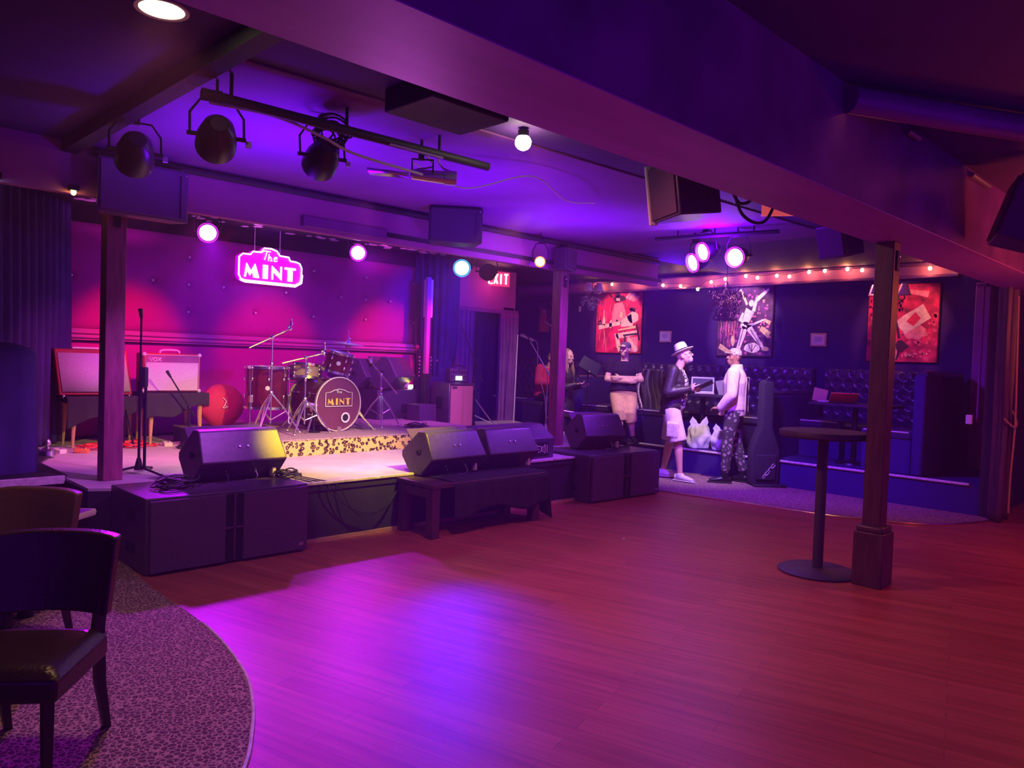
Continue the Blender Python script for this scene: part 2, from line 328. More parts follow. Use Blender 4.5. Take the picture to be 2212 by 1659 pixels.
def write(b, text, o, u, v, w, h, gap, r):
    """strokes of text in the plane (u, v) starting at o"""
    o = Vector(o); u = Vector(u); v = Vector(v); x = 0
    for ch in text:
        for sk in STROKES[ch]:
            b.loft([o + u * (x + a * w) + v * (c * h) for a, c in sk], [r] * len(sk), 6)
        x += w + gap

# ================================================================== the room
CZ = 2.95
def slab(name, poly, z0, z1, m, **k): return one(MB.prism, poly, z1 - z0, 'z', z0).build(name, m, **k)
st(slab('floor', [(-3, -3), (11, -3), (11, 11.6), (-3, 11.6)], -.1, 0, 'wood'))
# carpets, a few millimetres proud of the boards, with their metal edge strips
eL = bez([(1.86, 5.9, 0), (1.76, 5.0, 0), (1.74, 4.2, 0), (1.70, 3.75, 0), (1.61, 3.3, 0), (1.50, 3.0, 0), (1.39, 2.78, 0), (1.25, 2.55, 0), (1.0, 2.25, 0), (.6, 1.9, 0), (0, 1.5, 0), (-1, 1.1, 0)], 8)
st(slab('carpet', [(p.x, p.y) for p in eL] + [(-3, 1.1), (-3, 6.45), (1.86, 6.45)], .0005, .006, 'carpet'))['label'] = 'patterned carpet under the leather chairs'
b = MB(); b.loft([p + Vector((0, 0, .006)) for p in eL[18:]], [.008] * len(eL[18:]), 8); st(b.build('trim_1', 'edge'))
eR = bez([(7.5, 5.3, 0), (7.56, 5.04, 0), (7.66, 4.4, 0), (7.74, 3.92, 0), (7.82, 3.3, 0), (7.95, 2.87, 0), (8.15, 2.5, 0), (8.42, 2.28, 0), (8.75, 2.13, 0), (9.15, 2.0, 0)], 8)
st(slab('carpet', [(p.x, p.y) for p in eR] + [(9.3, 2.0), (9.3, 11), (7.5, 11)], .0005, .006, 'carpet'))['label'] = 'patterned carpet strip in front of the booths'
b = MB(); b.loft([p + Vector((0, 0, .008)) for p in eR], [.009] * len(eR), 8); st(b.build('trim_2', 'brass'))
# stage
SZ = .47
st(slab('stage_platform', [(1.69, 5.95), (1.95, 5.80), (1.95, 5.31), (7.55, 5.31), (7.55, 5.9), (8.2, 7.0), (9.0, 9.0), (9.0, 9.1), (1.69, 9.1)], .0, SZ - .02, 'dark'))
st(slab('stage_floor', [(1.69, 5.95), (1.95, 5.80), (1.95, 5.33), (7.55, 5.33), (7.55, 5.9), (8.2, 7.0), (9.0, 9.0), (9.0, 9.1), (1.69, 9.1)], SZ - .02, SZ, 'stage'))
st(bx((4.75, 5.315, SZ - .006), (5.6, .04, .02)).build('trim_3', 'edge', bevel=.003))
st(bx((4.75, 5.305, SZ - .05), (5.6, .012, .03)).build('trim_4', 'dark'))
st(bx((4.8, 5.295, .015), (5.5, .02, .03)).build('trim_5', 'tan'))
# raised platform at the far left with a pale worn nosing
st(slab('side_platform', [(-2.2, 6.52), (1.68, 6.52), (1.68, 9.1), (-2.2, 9.1)], 0, .485, 'void'))
st(slab('side_platform_carpet', [(-2.2, 6.50), (1.70, 6.50), (1.70, 7.3), (1.9, 7.75), (1.9, 9.1), (-2.2, 9.1)], .4855, .495, 'dark'))
st(bx((-.3, 6.495, .462), (3.96, .03, .062)).build('trim_6', 'edge', bevel=.004))
# walls
st(bx((2.0, 9.3, 1.45), (8.4, .1, 3.1)).build('wall_back_left', 'navy'))
st(bx((-2.2, 5.5, 1.5), (.1, 8, 3.1)).build('wall_left', 'navy'))
# red upholstered wall behind the drums: two tufted fields and a padded rail
BT = [(3.609, 2.553), (3.609, 2.233), (3.609, 1.914), (4.026, 2.239), (4.849, 2.246), (4.442, 1.958), (5.253, 1.963), (5.244, 2.565), (5.664, 2.255), (6.064, 2.562), (6.066, 2.252), (6.479, 2.259), (6.07, 1.974), (6.899, 1.972), (6.887, 2.557), (3.205, 2.247), (2.378, 2.221), (2.79, 1.93), (2.79, 2.56), (4.44, 2.6)]
BL = [(2.79, 1.05), (3.61, 1.05), (4.44, 1.05), (5.25, 1.05), (6.06, 1.05), (6.82, 1.05)]
def tuft(x0, x1, z0, z1, bts, nu, nv, depth):
    def fn(u, v):
        x = x0 + (x1 - x0) * u; z = z0 + (z1 - z0) * v
        e = min(x - x0, x1 - x, z - z0, z1 - z); y = 9.06 - .05 * (1 - math.exp(-e / .05))
        for bx_, bz in bts:
            d = math.hypot(x - bx_, z - bz); y += depth * math.exp(-(d / .035) ** 2) + .022 * math.exp(-(d / .13) ** 2)
        return (x, y + .05, z)
    return one(MB.grid, fn, nu, nv)
wr = st(tuft(2.30, 7.30, 1.66, 2.80, BT, 300, 76, .035).build('wall_back', 'velvet', smooth=0)); wr.data.shade_smooth(); wr['label'] = 'red tufted wall behind the drum kit'
lo = tuft(2.30, 7.0, .50, 1.55, BL, 230, 50, .035).build('lower_tufted_panel', 'velvet', wr, smooth=0); lo.data.shade_smooth()
for x, z in BT + BL: one(MB.ball, (x, 9.058 if z > 1.6 else 9.06, z), (.016, .012, .016)).build('tuft_button', 'piping', wr)
st(bx((4.65, 9.16, 1.75), (4.9, .08, 2.55)).build('wall_back_core', 'void'))
b = MB()
for z, r in ((1.625, .022), (1.578, .022)): b.tube([(2.28, 8.99, z), (7.35, 8.99, z)], r, 10)
b.box((4.8, 9.03, 1.6), (5.1, .06, .12)); st(b.build('trim_7', 'mauve'))
# wall with the curtained doorway, stage right
b = MB(); b.box((8.2, 9.25, 2.62), (1.9, .1, .66)); b.box((7.45, 9.25, 1.4), (.4, .1, 1.9)); b.box((9.0, 9.25, 1.4), (.25, .1, 1.9)); st(b.build('wall_rear', 'mauve'))
st(bx((8.2, 9.7, 1.4), (1.9, .05, 2.3)).build('wall_passage', 'navy'))
b = MB(); b.box((8.3, 9.17, 2.27), (1.75, .06, .07)); st(b.build('trim_8', 'plum', bevel=.005))
# wall of the booths, side wall deeper in
st(bx((11.0, 6.0, 1.5), (.1, 11.2, 3.0)).build('wall_right', 'navy'))
st(bx((10.1, 11.6, 1.5), (2.0, .1, 3.0)).build('wall_far', 'navy'))
st(bx((10.9, 6.9, 2.86), (.1, 7.9, .16)).build('trim_9', 'mauve'))
st(bx((10.88, 6.9, 2.755), (.14, 7.9, .035)).build('trim_10', 'beamd', bevel=.006))
st(bx((10.86, 6.9, 2.925), (.10, 7.9, .03)).build('trim_11', 'beamd', bevel=.006))
# booth platform
st(slab('booth_platform', [(9.22, 2.2), (10.96, 2.2), (10.96, 11.5), (9.22, 11.5)], 0, .325, 'navy'))
st(one(MB.tube, [(9.21, 2.3, .325), (9.21, 4.55, .325)], .016, 10).build('trim_12', 'edge'))
st(one(MB.tube, [(9.21, 4.75, .325), (9.21, 8.6, .325)], .016, 10).build('trim_13', 'edge'))
# right-hand end: pilaster, wall return and the dark recess beyond
b = MB(); b.box((10.9, 2.66, 1.3), (.12, .18, 2.7)); st(b.build('trim_14', 'mauve', bevel=.01))
st(bx((10.1, 2.15, 1.5), (1.8, .1, 3.0)).build('wall_booth_end', 'dark'))
b = MB(); b.tube([(9.30, 2.28, 1.0), (9.30, 2.28, 2.45)], .012, 8); b.box((9.33, 2.3, 2.46), (.10, .1, .03)); st(b.build('trim_15', 'ceil2'))
st(bx((10.9, -.6, 1.5), (.1, 5.2, 3.0)).build('wall_alcove', 'dark'))
# ceiling
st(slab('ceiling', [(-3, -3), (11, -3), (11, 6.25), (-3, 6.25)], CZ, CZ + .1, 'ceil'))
st(slab('ceiling_lit_patch', [(1.66, 3.72), (8.2, 3.45), (8.2, 6.2), (1.66, 6.2)], CZ - .012, CZ - .001, 'ceil2'))  # paler sheet painted where lamps light the ceiling
st(slab('ceiling_over_stage', [(-3, 6.25), (11, 6.25), (11, 11.6), (-3, 11.6)], CZ + .05, CZ + .15, 'dark'))
b = MB(); b.box((3.2, 6.24, 2.765), (11.5, .08, .37)); st(b.build('stage_header_beam', 'mauve'))
b = MB(); b.tube([(1.75, 6.16, 2.9), (8.9, 6.16, 2.9)], .03, 10); b.box((6.4, 6.19, 2.66), (5.2, .03, .04)); st(b.build('header_conduit', 'dark'))
st(bx((3.9, 6.19, 2.66), (.9, .05, .10)).build('header_cable_box', 'ceil2', bevel=.01))
# long box beam carried by the brown posts
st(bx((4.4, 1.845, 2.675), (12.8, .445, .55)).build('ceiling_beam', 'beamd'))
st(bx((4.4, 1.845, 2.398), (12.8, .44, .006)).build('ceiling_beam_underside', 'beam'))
st(bx((1.60, 4.2, 2.91), (.10, 4.1, .09)).build('ceiling_rib', 'dark'))
st(bx((2.72, 3.32, 2.885), (.55, .42, .13)).build('ceiling_box', 'dark', bevel=.01))
b = MB()
for x0, x1 in ((4.75, 4.95), (6.05, 6.5)): b.tube([(x0, 1.6, 2.90), (x1, 1.6, 2.90)], .018, 8)
st(b.build('beam_conduit', 'steel'))
b = MB(); b.loft([(3.9, 1.6, 2.86), (4.6, 1.25, 2.86), (5.6, .7, 2.86)], [.07, .07, .07], 12); st(b.build('ceiling_duct', 'beamd'))

# ------------------------------------------------------------------ posts
def post(name, x, y, z0, z1, w, label, m, base=None, strip=None):
    t = T(name, label, 'post', (x, y, z0)); h = z1 - z0
    bx((0, 0, h / 2), (w, w, h)).build('post_shaft', m, t, bevel=.006)
    bx((0, -w / 2 - .006, h - .13), (.05, .012, .14)).build('bracket_plate', 'metal', t, bevel=.003)
    one(MB.ball, (0, -w / 2 - .014, h - .1), (.012, .008, .012)).build('bolt_head', 'chrome', t)
    if base: 
        b = MB(); b.box((0, 0, .19), (.205, .205, .38)); b.build('post_base', m, t, bevel=.008)
        b = MB(); b.box((0, 0, .40), (.185, .185, .05)); b.build('base_moulding', m, t, bevel=.018, seg=3)
    return t
post('stage_post', 1.93, 6.27, SZ, 2.58, .14, 'brown wooden post on the stage with the ceiling loudspeaker above it', 'post')
post('stage_post', 6.93, 6.20, SZ, 2.58, .14, 'brown wooden post beside the seated person in red', 'post')
post('bar_post', 5.59, 1.97, 0, 2.395, .125, 'dark post with boxed foot standing next to the high bar table', 'postd', base=1)
t = T('stage_pole', 'slim purple-lit pole with white upper sleeve beside the stacked monitors', 'pole', (6.72, 8.5, SZ))
bx((0, 0, .85), (.09, .09, 1.7)).build('pole_shaft', 'dark', t, bevel=.006); bx((-.03, -.04, 1.45), (.06, .06, 1.35)).build('pole_channel', 'mauve', t, bevel=.004); bx((0, -.01, 1.83), (.095, .095, .53)).build('white_sleeve', 'cream', t, bevel=.006)

# ------------------------------------------------------------------ curtains
def curtain(name, pts, z0, z1, m, label, waves, amp, tie=None, seed=1, nu=160, flare=0):
    rnd = random.Random(seed); ph = [rnd.uniform(0, 6.28) for _ in range(4)]; P = bez([(*p, 0) for p in pts], 12); L = len(P) - 1
    def fn(u, v):
        f = u * L; i = min(int(f), L - 1); p = P[i].lerp(P[i + 1], f - i); d = (P[i + 1] - P[i]).normalized(); n = Vector((-d.y, d.x, 0)); z = z0 + (z1 - z0) * v; w = 1
        c = P[0].lerp(P[-1], .5)
        if tie: zt, sq = tie; w = 1 - (1 - sq) * math.exp(-((z - zt) / .45) ** 2); p = c + (p - c) * w
        a = amp * (.65 + .35 * math.sin(3 * v + ph[3])) / max(.5, w)
        q = p + n * a * (math.sin(waves * 6.283 * u + ph[0] + .4 * v) + .4 * math.sin(waves * 13.1 * u + ph[1]))
        return (q.x, q.y, z)
    b = MB(); b.grid(fn, nu, 24); o = b.build(name, m, None, smooth=0, solid=.006); o.data.shade_smooth(); return tag(o, label, 'curtain')
curtain('stage_curtain', [(1.30, 7.6), (1.65, 8.05), (2.0, 8.5), (2.32, 8.95)], .5, 2.95, 'blue', 'dark blue curtain at the stage corner beside the red wall', 11, .045, seed=2)
curtain('stage_curtain', [(6.85, 9.0), (7.1, 8.92), (7.35, 8.85), (7.62, 8.9)], .9, 2.98, 'blue', 'bright blue-lit curtain gathered next to the pipe-lamp at stage right', 7, .05, tie=(.95, .45), seed=5)
curtain('door_curtain', [(7.5, 9.08), (7.75, 9.08), (7.98, 9.10), (8.12, 9.08)], .5, 2.24, 'plum', 'plum curtain hanging on the drum side of the dark doorway', 6, .035, seed=9)
curtain('door_curtain', [(8.70, 9.08), (8.9, 9.08), (9.08, 9.04)], .34, 2.24, 'plum', 'plum curtain hanging on the booth side of the dark doorway', 5, .03, seed=12)
t = T('tied_drape', 'brown tied-back drape with cord at the end of the booths', 'drape', (9.12, 2.02, .006))
def fn(u, v):
    z = 2.5 * v; sq = 1 - .45 * math.exp(-((z - 1.0) / .5) ** 2); x = (u - .5) * .34 * sq; return (x + .02 * sq, .05 * math.sin(u * 31 + 2) * .5 - .06 * math.cos(u * 6.28), z)
o = one(MB.grid, fn, 60, 26).build('drape_cloth', 'postd', t, smooth=0, solid=.008); o.data.shade_smooth()
b = MB(); b.tube(bez([(-.11, -.12, 2.3), (-.08, -.13, 1.6), (-.02, -.13, 1.02), (-.04, -.12, .5), (-.05, -.12, .1)]), .010); b.tube(bez([(-.15, -.06, 1.06), (-.08, -.13, .98), (0, -.14, 1.0), (.10, -.10, 1.08), (.16, 0, 1.25)]), .009); b.build('tie_cord', 'tan', t)

# ================================================================== loudspeakers in front of the stage
def subwoofer(loc, rz, label):
    t = T('subwoofer', label, 'subwoofer', loc, rz, None); w, d, h = 1.17, .72, .50
    b = MB(); b.box((w / 2, d / 2 + .02, h / 2), (w, d - .04, h)); b.build('cabinet', 'black', t, bevel=.008)
    b = MB(); b.box((.27, .012, h / 2), (.50, .03, h - .03)); b.build('grille', 'grille', t, bevel=.004)
    b = MB(); b.box((.90, .012, h / 2), (.50, .03, h - .03)); b.build('grille', 'grille', t, bevel=.004)
    b = MB(); b.box((.587, .018, h / 2), (.13, .012, h - .04)); b.build('port_opening', 'void', t)
    b = MB(); b.box((.587, .008, h / 2), (.012, .014, h - .04)); b.box((.587, .008, h / 2), (.13, .014, .012)); b.build('port_brace', 'black', t)
    for z in (.36, .14): b = MB(); b.box((-.003, .30, z), (.01, .16, .07)); b.build('side_handle', 'void', t, bevel=.01)
    b = MB(); b.box((1.10, -.004, .06), (.035, .004, .022)); b.build('maker_badge', 'steel', t)
    return t
subwoofer((1.80, 5.10, .006), 0, 'long black double subwoofer standing behind the leather chairs')
subwoofer((6.24, 5.05, .006), R(-3), 'long black double subwoofer at the booth end of the stage')
# six-sided floor monitors
PROF = [(-.03, 0), (-.185, .155), (-.06, .375), (-.03, .385), (.04, .385), (.235, .20), (.235, .15), (.11, 0)]
def monitor(loc, rz, w, label, scale=1.0, jacks=True, dots=True):
    t = T('floor_monitor', label, 'monitor speaker', loc, rz, None)
    pr = [(y * scale, z * scale) for y, z in PROF]
    b = MB(); n = len(pr); L = [(-w / 2 + (.035 if z > .3 else .012), y, z) for y, z in pr]; Rr = [(-x, y, z) for x, y, z in L]
    b.add(L + Rr, [tuple(range(n))[::-1], tuple(range(n, 2 * n))] + [(i, (i + 1) % n, n + (i + 1) % n, n + i) for i in range(n)]); b.build('cabinet', 'black', t, bevel=.012, seg=3)
    b = MB(); b.box((0, .142 * scale, .298 * scale), (w - .09, .012, .24 * scale), rot=(R(-43), 0, 0)); b.build('grille', 'grille', t, bevel=.004)
    if dots:
        for x in (-.03, .035):
            M = Matrix.Translation((x, -.128 * scale, .262 * scale)) @ Euler((R(60), 0, 0)).to_matrix().to_4x4(); b = MB(); b.push(M); b.lathe([(0, .006), (.008, .006), (.010, .002), (.010, -.004)], 12); b.pop(); b.build('mounting_hole', 'steel', t)
    if jacks:
        for x, h in ((-.14, .095), (.09, .095)):
            b = MB(); b.cyl((x, -.115 * scale, h), (x, -.155 * scale, h - .02), .012); b.tube(bez([(x, -.15, h - .02), (x + .005, -.175, h - .06), (x - .02, -.17, .01), (x - .07, -.13, .006)], 6), .004); b.build('plugged_cable', 'rubber' if x < 0 else 'steel', t)
    for s in (-1, 1):
        b = MB(); b.lathe([(.0, 0), (.022, 0), (.028, .006)], 16); b2 = MB(); b2.push(Matrix.Translation((s * (w / 2 - .012), .01, .2 * scale)) @ Euler((0, R(90 * s), 0)).to_matrix().to_4x4()); b2.lathe([(0, .004), (.02, .004), (.026, -.004)], 16); b2.pop(); b2.build('pole_socket', 'void', t)
    b = MB(); b.box((w / 2 - .09, -.10, .05), (.03, .05, .07)); b.build('foot_wedge', 'cream', t, bevel=.004)
    return t
monitor((2.62, 5.62, .508), R(1), .70, 'black floor monitor with a yellow-lit end on the subwoofer near the chairs')
monitor((4.42, 5.25, .455), R(2), .68, 'black floor monitor on the cloth-draped bench, nearer the chairs')
monitor((5.12, 5.25, .455), R(-2), .66, 'black floor monitor on the draped bench beside the vented speaker', jacks=False)
monitor((6.86, 5.50, .508), R(-14), .60, 'black floor monitor tilted on the booth-end subwoofer', 1.03)
# wedge with a vented window turned to the room
t = T('vented_speaker', 'black wedge speaker with a vented window showing white strokes', 'speaker', (5.78, 5.60, SZ), R(2))
w = .48; pr = [(-.20, 0), (-.205, .21), (-.02, .345), (.16, .345), (.30, .20), (.30, 0)]
b = MB(); n = 6; L = [(-w / 2, y, z) for y, z in pr]; Q = [(w / 2, y, z) for y, z in pr]
b.add(L + Q, [tuple(range(n))[::-1], tuple(range(n, 2 * n))] + [(i, (i + 1) % n, n + (i + 1) % n, n + i) for i in range(n)]); b.build('cabinet', 'black', t, bevel=.008)
bx((.0, -.204, .10), (.30, .014, .145)).build('window_recess', 'void', t, bevel=.004)
b = MB(); write(b, 'IT', (-.12, -.213, .055), (1, 0, 0), (0, 0, 1), .035, .09, .008, .005); write(b, 'EX', (-.035, -.213, .07), (1, 0, 0), (0, 0, 1), .035, .06, .012, .005); write(b, 'OI', (.065, -.213, .055), (1, 0, 0), (0, 0, 1), .03, .09, .010, .005); b.build('white_strokes', 'cream', t)
# ------------------------------------------------------------------ bench with black cloth
t = T('draped_bench', 'low dark wooden bench carrying two floor monitors before the stage', 'bench', (3.92, 4.82, 0))
bx((.66, .235, .432), (1.34, .50, .035)).build('bench_top', 'postd', t, bevel=.004)
for x in (.04, 1.24):
    for y in (.04, .42): bx((x, y, .207), (.085, .085, .414)).build('bench_leg', 'postd', t, bevel=.005)
bx((.0, .235, .37), (.03, .40, .07)).build('bench_rail', 'postd', t)
b = MB()
def fn(u, v):
    x = .22 + 1.16 * u; wob = .5 * math.sin(u * 19) + .3 * math.sin(u * 47 + 1)
    s = v * .78
    if s < .46: return (x, .48 - s, .453)
    hgt = (s - .46) * (.88 + .12 * math.sin(u * 9 + 1)) ; return (x + .01 * wob, -.012 - .012 * wob * (hgt / .3) - .008, .450 - hgt)
b.grid(fn, 90, 26)
def fn(u, v):
    y = .48 - .50 * u; s = v * .33 * (1 + .35 * u ** 2); return (1.378 + .012 * math.sin(u * 14) * v + .05 * v * u, y, .45 - s)
b.grid(fn, 30, 14); o = b.build('black_cloth', 'cloth', None, smooth=0, solid=.004); o.data.shade_smooth(); o.location = (3.92, 4.82, .004); tag(o, 'black cloth draped over the low bench under two monitors', 'cloth')

# ------------------------------------------------------------------ drum riser
t = T('drum_riser', 'low drum riser with leopard-print front and carpeted top', 'riser', (3.30, 6.76, SZ))
bx((1.55, .93, .078), (3.1, 1.86, .15)).build('riser_box', 'dark', t)
bx((1.55, -.006, .075), (3.1, .008, .15)).build('leopard_skirt', 'leopard', t)
bx((1.55, .93, .158), (3.12, 1.88, .016)).build('riser_carpet', 'riser', t, bevel=.005)
RZ = SZ + .166
# ------------------------------------------------------------------ drums
def shell(t, r, d, m, M, lugs=8, head='cream', hoop='chrome', badge=None):
    b = MB(); b.push(M); b.lathe([(r, -d / 2), (r, d / 2), (r - .01, d / 2), (r - .01, -d / 2), (r, -d / 2)], 48); b.pop(); sh = b.build('drum_shell', m, t)
    for s in (-1, 1):
        b = MB(); b.push(M); z = s * (d / 2 + .004); b.lathe([(r + .004, z - s * .012), (r + .012, z - s * .012), (r + .014, z + s * .016), (r + .004, z + s * .018), (r + .004, z - s * .012)], 48); b.pop(); b.build('hoop', hoop, t)
        b = MB(); b.push(M); b.lathe([(0, s * (d / 2 + .006)), (r + .002, s * (d / 2 + .006)), (r + .004, s * (d / 2 - .004))], 48); b.pop(); b.build('drum_head', head if not isinstance(head, dict) else head[s], t)
    for k in range(lugs):
        a = 2 * math.pi * (k + .5) / lugs; b = MB(); b.push(M); x, y = math.cos(a), math.sin(a)
        for s in (-1, 1): b.ball((x * (r + .012), y * (r + .012), s * d * .22), (.012, .012, .022), 8, 6); b.cyl((x * (r + .014), y * (r + .014), s * d * .22), (x * (r + .014), y * (r + .014), s * (d / 2 + .012)), .0035, n=6); b.ball((x * (r + .016), y * (r + .016), s * (d / 2 + .004)), (.009, .009, .012), 8, 6)
        b.pop(); b.build('tension_lug', 'chrome', sh)
    if badge is not None:
        b = MB(); b.push(M @ Matrix.Rotation(badge, 4, 'Z') @ Matrix.Translation((r + .002, 0, 0)) @ Matrix.Rotation(R(90), 4, 'Y')); b.lathe([(0, .002), (.022, .002), (.024, 0)], 20); b.pop(); b.build('round_badge', 'white', sh)
    return sh
K['kickhead'] = mat('plum_bass_head', (.16, .045, .085), .35, var=.08, scale=5)
t = T('bass_drum', 'bass drum whose dark front head reads The MINT', 'drum', (4.55, 7.26, RZ + .30), R(4))
M = Matrix.Rotation(R(90), 4, 'X')
shell(t, .285, .50, 'shell', Matrix.Translation((0, .27, 0)) @ M, 8, {1: 'kickhead', -1: 'cream'}, 'cream')
FY = .22 - .213
b = MB(); bd = [(x * 1.2, z * 1.15) for x, z in [(-.145, -.055), (.145, -.055), (.145, .075), (.10, .078), (.05, .10), (.0, .108), (-.05, .10), (-.10, .078), (-.145, .075), (-.145, -.055)]]
b.loft([(x, FY - .006, z + .04) for x, z in bd], [.0045] * len(bd), 6); write(b, 'the', (-.035, FY - .006, .120), (1, 0, 0), (0, 0, 1), .022, .03, .004, .0028); b.build('border_and_script', 'white', t)
def mint(b, o, s, y, th=.004):
    """art-deco letters M I N T in the x-z plane, s = letter height"""
    ox, oz = o
    L = [[(0, 0), (.16, 1), (.5, .45), (.82, 1), (1.15, 0), (.72, 0), (.62, .42), (.42, .12), (.22, .5), (.1, 0)],
         [(1.45, 0), (1.82, 0), (1.82, 1), (1.45, 1)],
         [(2.15, 0), (2.15, 1), (2.85, .42), (2.85, 1), (2.95, 1), (2.95, 0), (2.25, .58), (2.25, 0)],
         [(3.2, 1), (4.1, 1), (4.1, .85), (3.84, .85), (3.84, 0), (3.46, 0), (3.46, .85), (3.2, .85)]]
    for p in L: b.prism([(ox + a * s, oz + c * s) for a, c in p], th, 'y', y)
b = MB(); mint(b, (-.150, -.008), .073, FY - .009); b.build('mint_lettering', 'gold', t)
b = MB(); b.push(Matrix.Translation((.09, FY - .003, -.15)) @ M); b.lathe([(.040, 0), (.056, 0), (.058, .006), (.040, .006), (.040, 0)], 28); b.pop(); b.build('port_ring', 'white', t)
b = MB(); b.push(Matrix.Translation((.09, FY - .002, -.15)) @ M); b.lathe([(0, .001), (.040, .001)], 24); b.pop(); b.build('port_hole', 'void', t)
for s in (-1, 1):
    b = MB(); b.cyl((s * .27, .08, -.06), (s * .44, -.06, -.295), .010, n=8); b.ball((s * .45, -.065, -.295), .012, 8, 6); b.box((s * .275, .08, -.05), (.05, .05, .06)); b.build('spur_leg', 'chrome', t)
b = MB(); b.cyl((0, FY, -.255), (0, FY - .03, -.262), .016); b.box((0, FY - .012, -.278), (.05, .03, .045)); b.build('hoop_clamp', 'chrome', t)
# floor tom
t = T('floor_tom', 'tall dark floor tom with white round badge beside the red bag', 'drum', (3.95, 7.75, RZ + .46)); sh = shell(t, .215, .42, 'shell', Matrix(), 8, 'cream', badge=R(-115))
for a in (200, 320, 80):
    x, y = math.cos(R(a)) * .24, math.sin(R(a)) * .24; b = MB(); b.tube([(x, y, .08), (x, y, -.38), (x * 1.32, y * 1.32, -.40), (x * 1.34, y * 1.34, -.455)], .007, 8); b.box((x * .98, y * .98, -.12), (.035, .035, .07)); b.build('tom_leg', 'chrome', t)
# snare on its stand
t = T('snare_drum', 'maple snare drum with chrome hoops tilted behind the bass drum', 'drum', (4.40, 7.74, RZ)); SM = Matrix.Translation((0, 0, .63)) @ Matrix.Rotation(R(7), 4, 'Y') @ Matrix.Rotation(R(-6), 4, 'X'); shell(t, .178, .13, 'maple', SM, 8, 'cream', badge=R(-105))
b = MB(); b.cyl((0, 0, .15), (0, 0, .53), .012)
for a in (30, 150, 270): x, y = math.cos(R(a)), math.sin(R(a)); b.cyl((0, 0, .30), (x * .24, y * .24, .012), .008, n=8); b.tube([(0, 0, .5), (x * .17, y * .17, .52), (x * .19, y * .19, .56)], .007)
b.build('snare_stand', 'chrome', t)
# rack tom
t = T('rack_tom', 'small rack tom with badge mounted above the bass drum', 'drum', (4.64, 7.45, RZ)); TM = Matrix.Translation((0, 0, .755)) @ Matrix.Rotation(R(9), 4, 'Y') @ Matrix.Rotation(R(10), 4, 'X'); shell(t, .142, .20, 'shell', TM, 6, 'cream', badge=R(-118))
b = MB(); b.cyl((.20, .12, 0), (.20, .12, .70), .012); b.tube([(.20, .12, .70), (.17, .1, .74), (.13, .08, .75)], .011); b.ball((.20, .12, .7), .022, 10, 8)
for a in (10, 130, 250): b.cyl((.20, .12, .30), (.20 + math.cos(R(a)) * .25, .12 + math.sin(R(a)) * .25, .012), .009, n=8)
b.build('tom_stand', 'chrome', t)
# hi-hat / cymbal
t = T('hi_hat', 'hi-hat cymbal on its chrome stand above the rack tom', 'cymbal', (4.90, 7.66, RZ))
for s in (1, -1):
    b = MB(); b.push(Matrix.Translation((0, 0, .965)) @ Matrix.Rotation(R(4), 4, 'X') @ Matrix.Rotation(R(3), 4, 'Y')); b.lathe([(0, s * .045), (.022, s * .040), (.035, s * .020), (.175, s * .003), (.175, 0)], 40); b.pop(); b.build('cymbal_plate', 'bronze', t)
b = MB(); b.cyl((0, 0, .02), (0, 0, .86), .012); b.cyl((0, 0, .86), (0, 0, 1.13), .004); b.ball((0, 0, 1.0), (.016, .016, .022), 8, 6); b.ball((.02, 0, 1.03), (.014, .008, .014), 8, 6); b.ball((0, 0, .86), (.022, .022, .03), 8, 6)
for a in (-40, 80, 200): b.tube([(0, 0, .34), (math.cos(R(a)) * .14, math.sin(R(a)) * .14, .2), (math.cos(R(a)) * .27, math.sin(R(a)) * .27, .012)], .010)
b.build('cymbal_stand', 'chrome', t)
b = MB(); b.box((.05, -.28, .03), (.09, .26, .02), rot=(R(12), 0, 0)); b.build('foot_pedal', 'steel', t)
# boom cymbal stands without cymbals
def boomstand(loc, rz, h, arm, back, top, label, spread=.30, lh=.42):
    t = T('cymbal_boom_stand', label, 'stand', loc, rz)
    b = MB(); b.cyl((0, 0, .1), (0, 0, h), .009, .008)
    b.ball((0, 0, lh), (.022, .022, .035), 8, 6); b.ball((0, 0, h * .72), (.018, .018, .03), 8, 6); b.build('upright_tube', 'chrome', t)
    for a in (100, 220, 340):
        x, y = math.cos(R(a)), math.sin(R(a)); b = MB()
        for o in (-.012, .012): b.tube([(-y * o, x * o, lh), (x * spread * .42 - y * o, y * spread * .42 + x * o, lh * .66), (x * spread, y * spread, .012)], .007)
        b.cyl((0, 0, .14), (x * spread * .5, y * spread * .5, lh * .55), .006, n=6); b.ball((x * spread, y * spread, .014), (.018, .018, .014), 8, 6); b.build('tripod_leg', 'chrome', t)
    b = MB(); u = Vector(arm).normalized(); e = Vector((0, 0, h)); b.cyl(e - u * back, e + u * Vector(arm).length, .009, .007); b.ball(e, .025, 10, 8); b.cyl(e + u * .1, e + u * .14, .013); b.build('boom_arm', 'chrome', t)
    q = e + Vector(arm); b = MB(); b.ball(q, .022, 10, 8); b.ball(q + Vector((-.02, 0, .02)), .016, 8, 6); b.cyl(q, q + Vector((.01, 0, top)), .008); b.cyl(q + Vector((.01, 0, top * .35)), q + Vector((.01, 0, top * .75)), .016); b.ball(q + Vector((.01, 0, top)), .011, 8, 6); b.build('tilter', 'chrome', t)
    return t
boomstand((3.80, 7.36, RZ), 0, 1.00, (.19, -.02, .095), .27, .10, 'tall boom stand with bare arm in front of the floor tom')
boomstand((4.10, 7.20, RZ), 0, .80, (.19, -.03, .05), .26, .11, 'shorter boom stand with bare arm over the snare', .27, .36)
boomstand((5.28, 7.52, RZ), R(20), .62, (-.22, 0, .15), .42, .05, 'boom stand with long counterweight arm right of the bass drum', .28, .38)
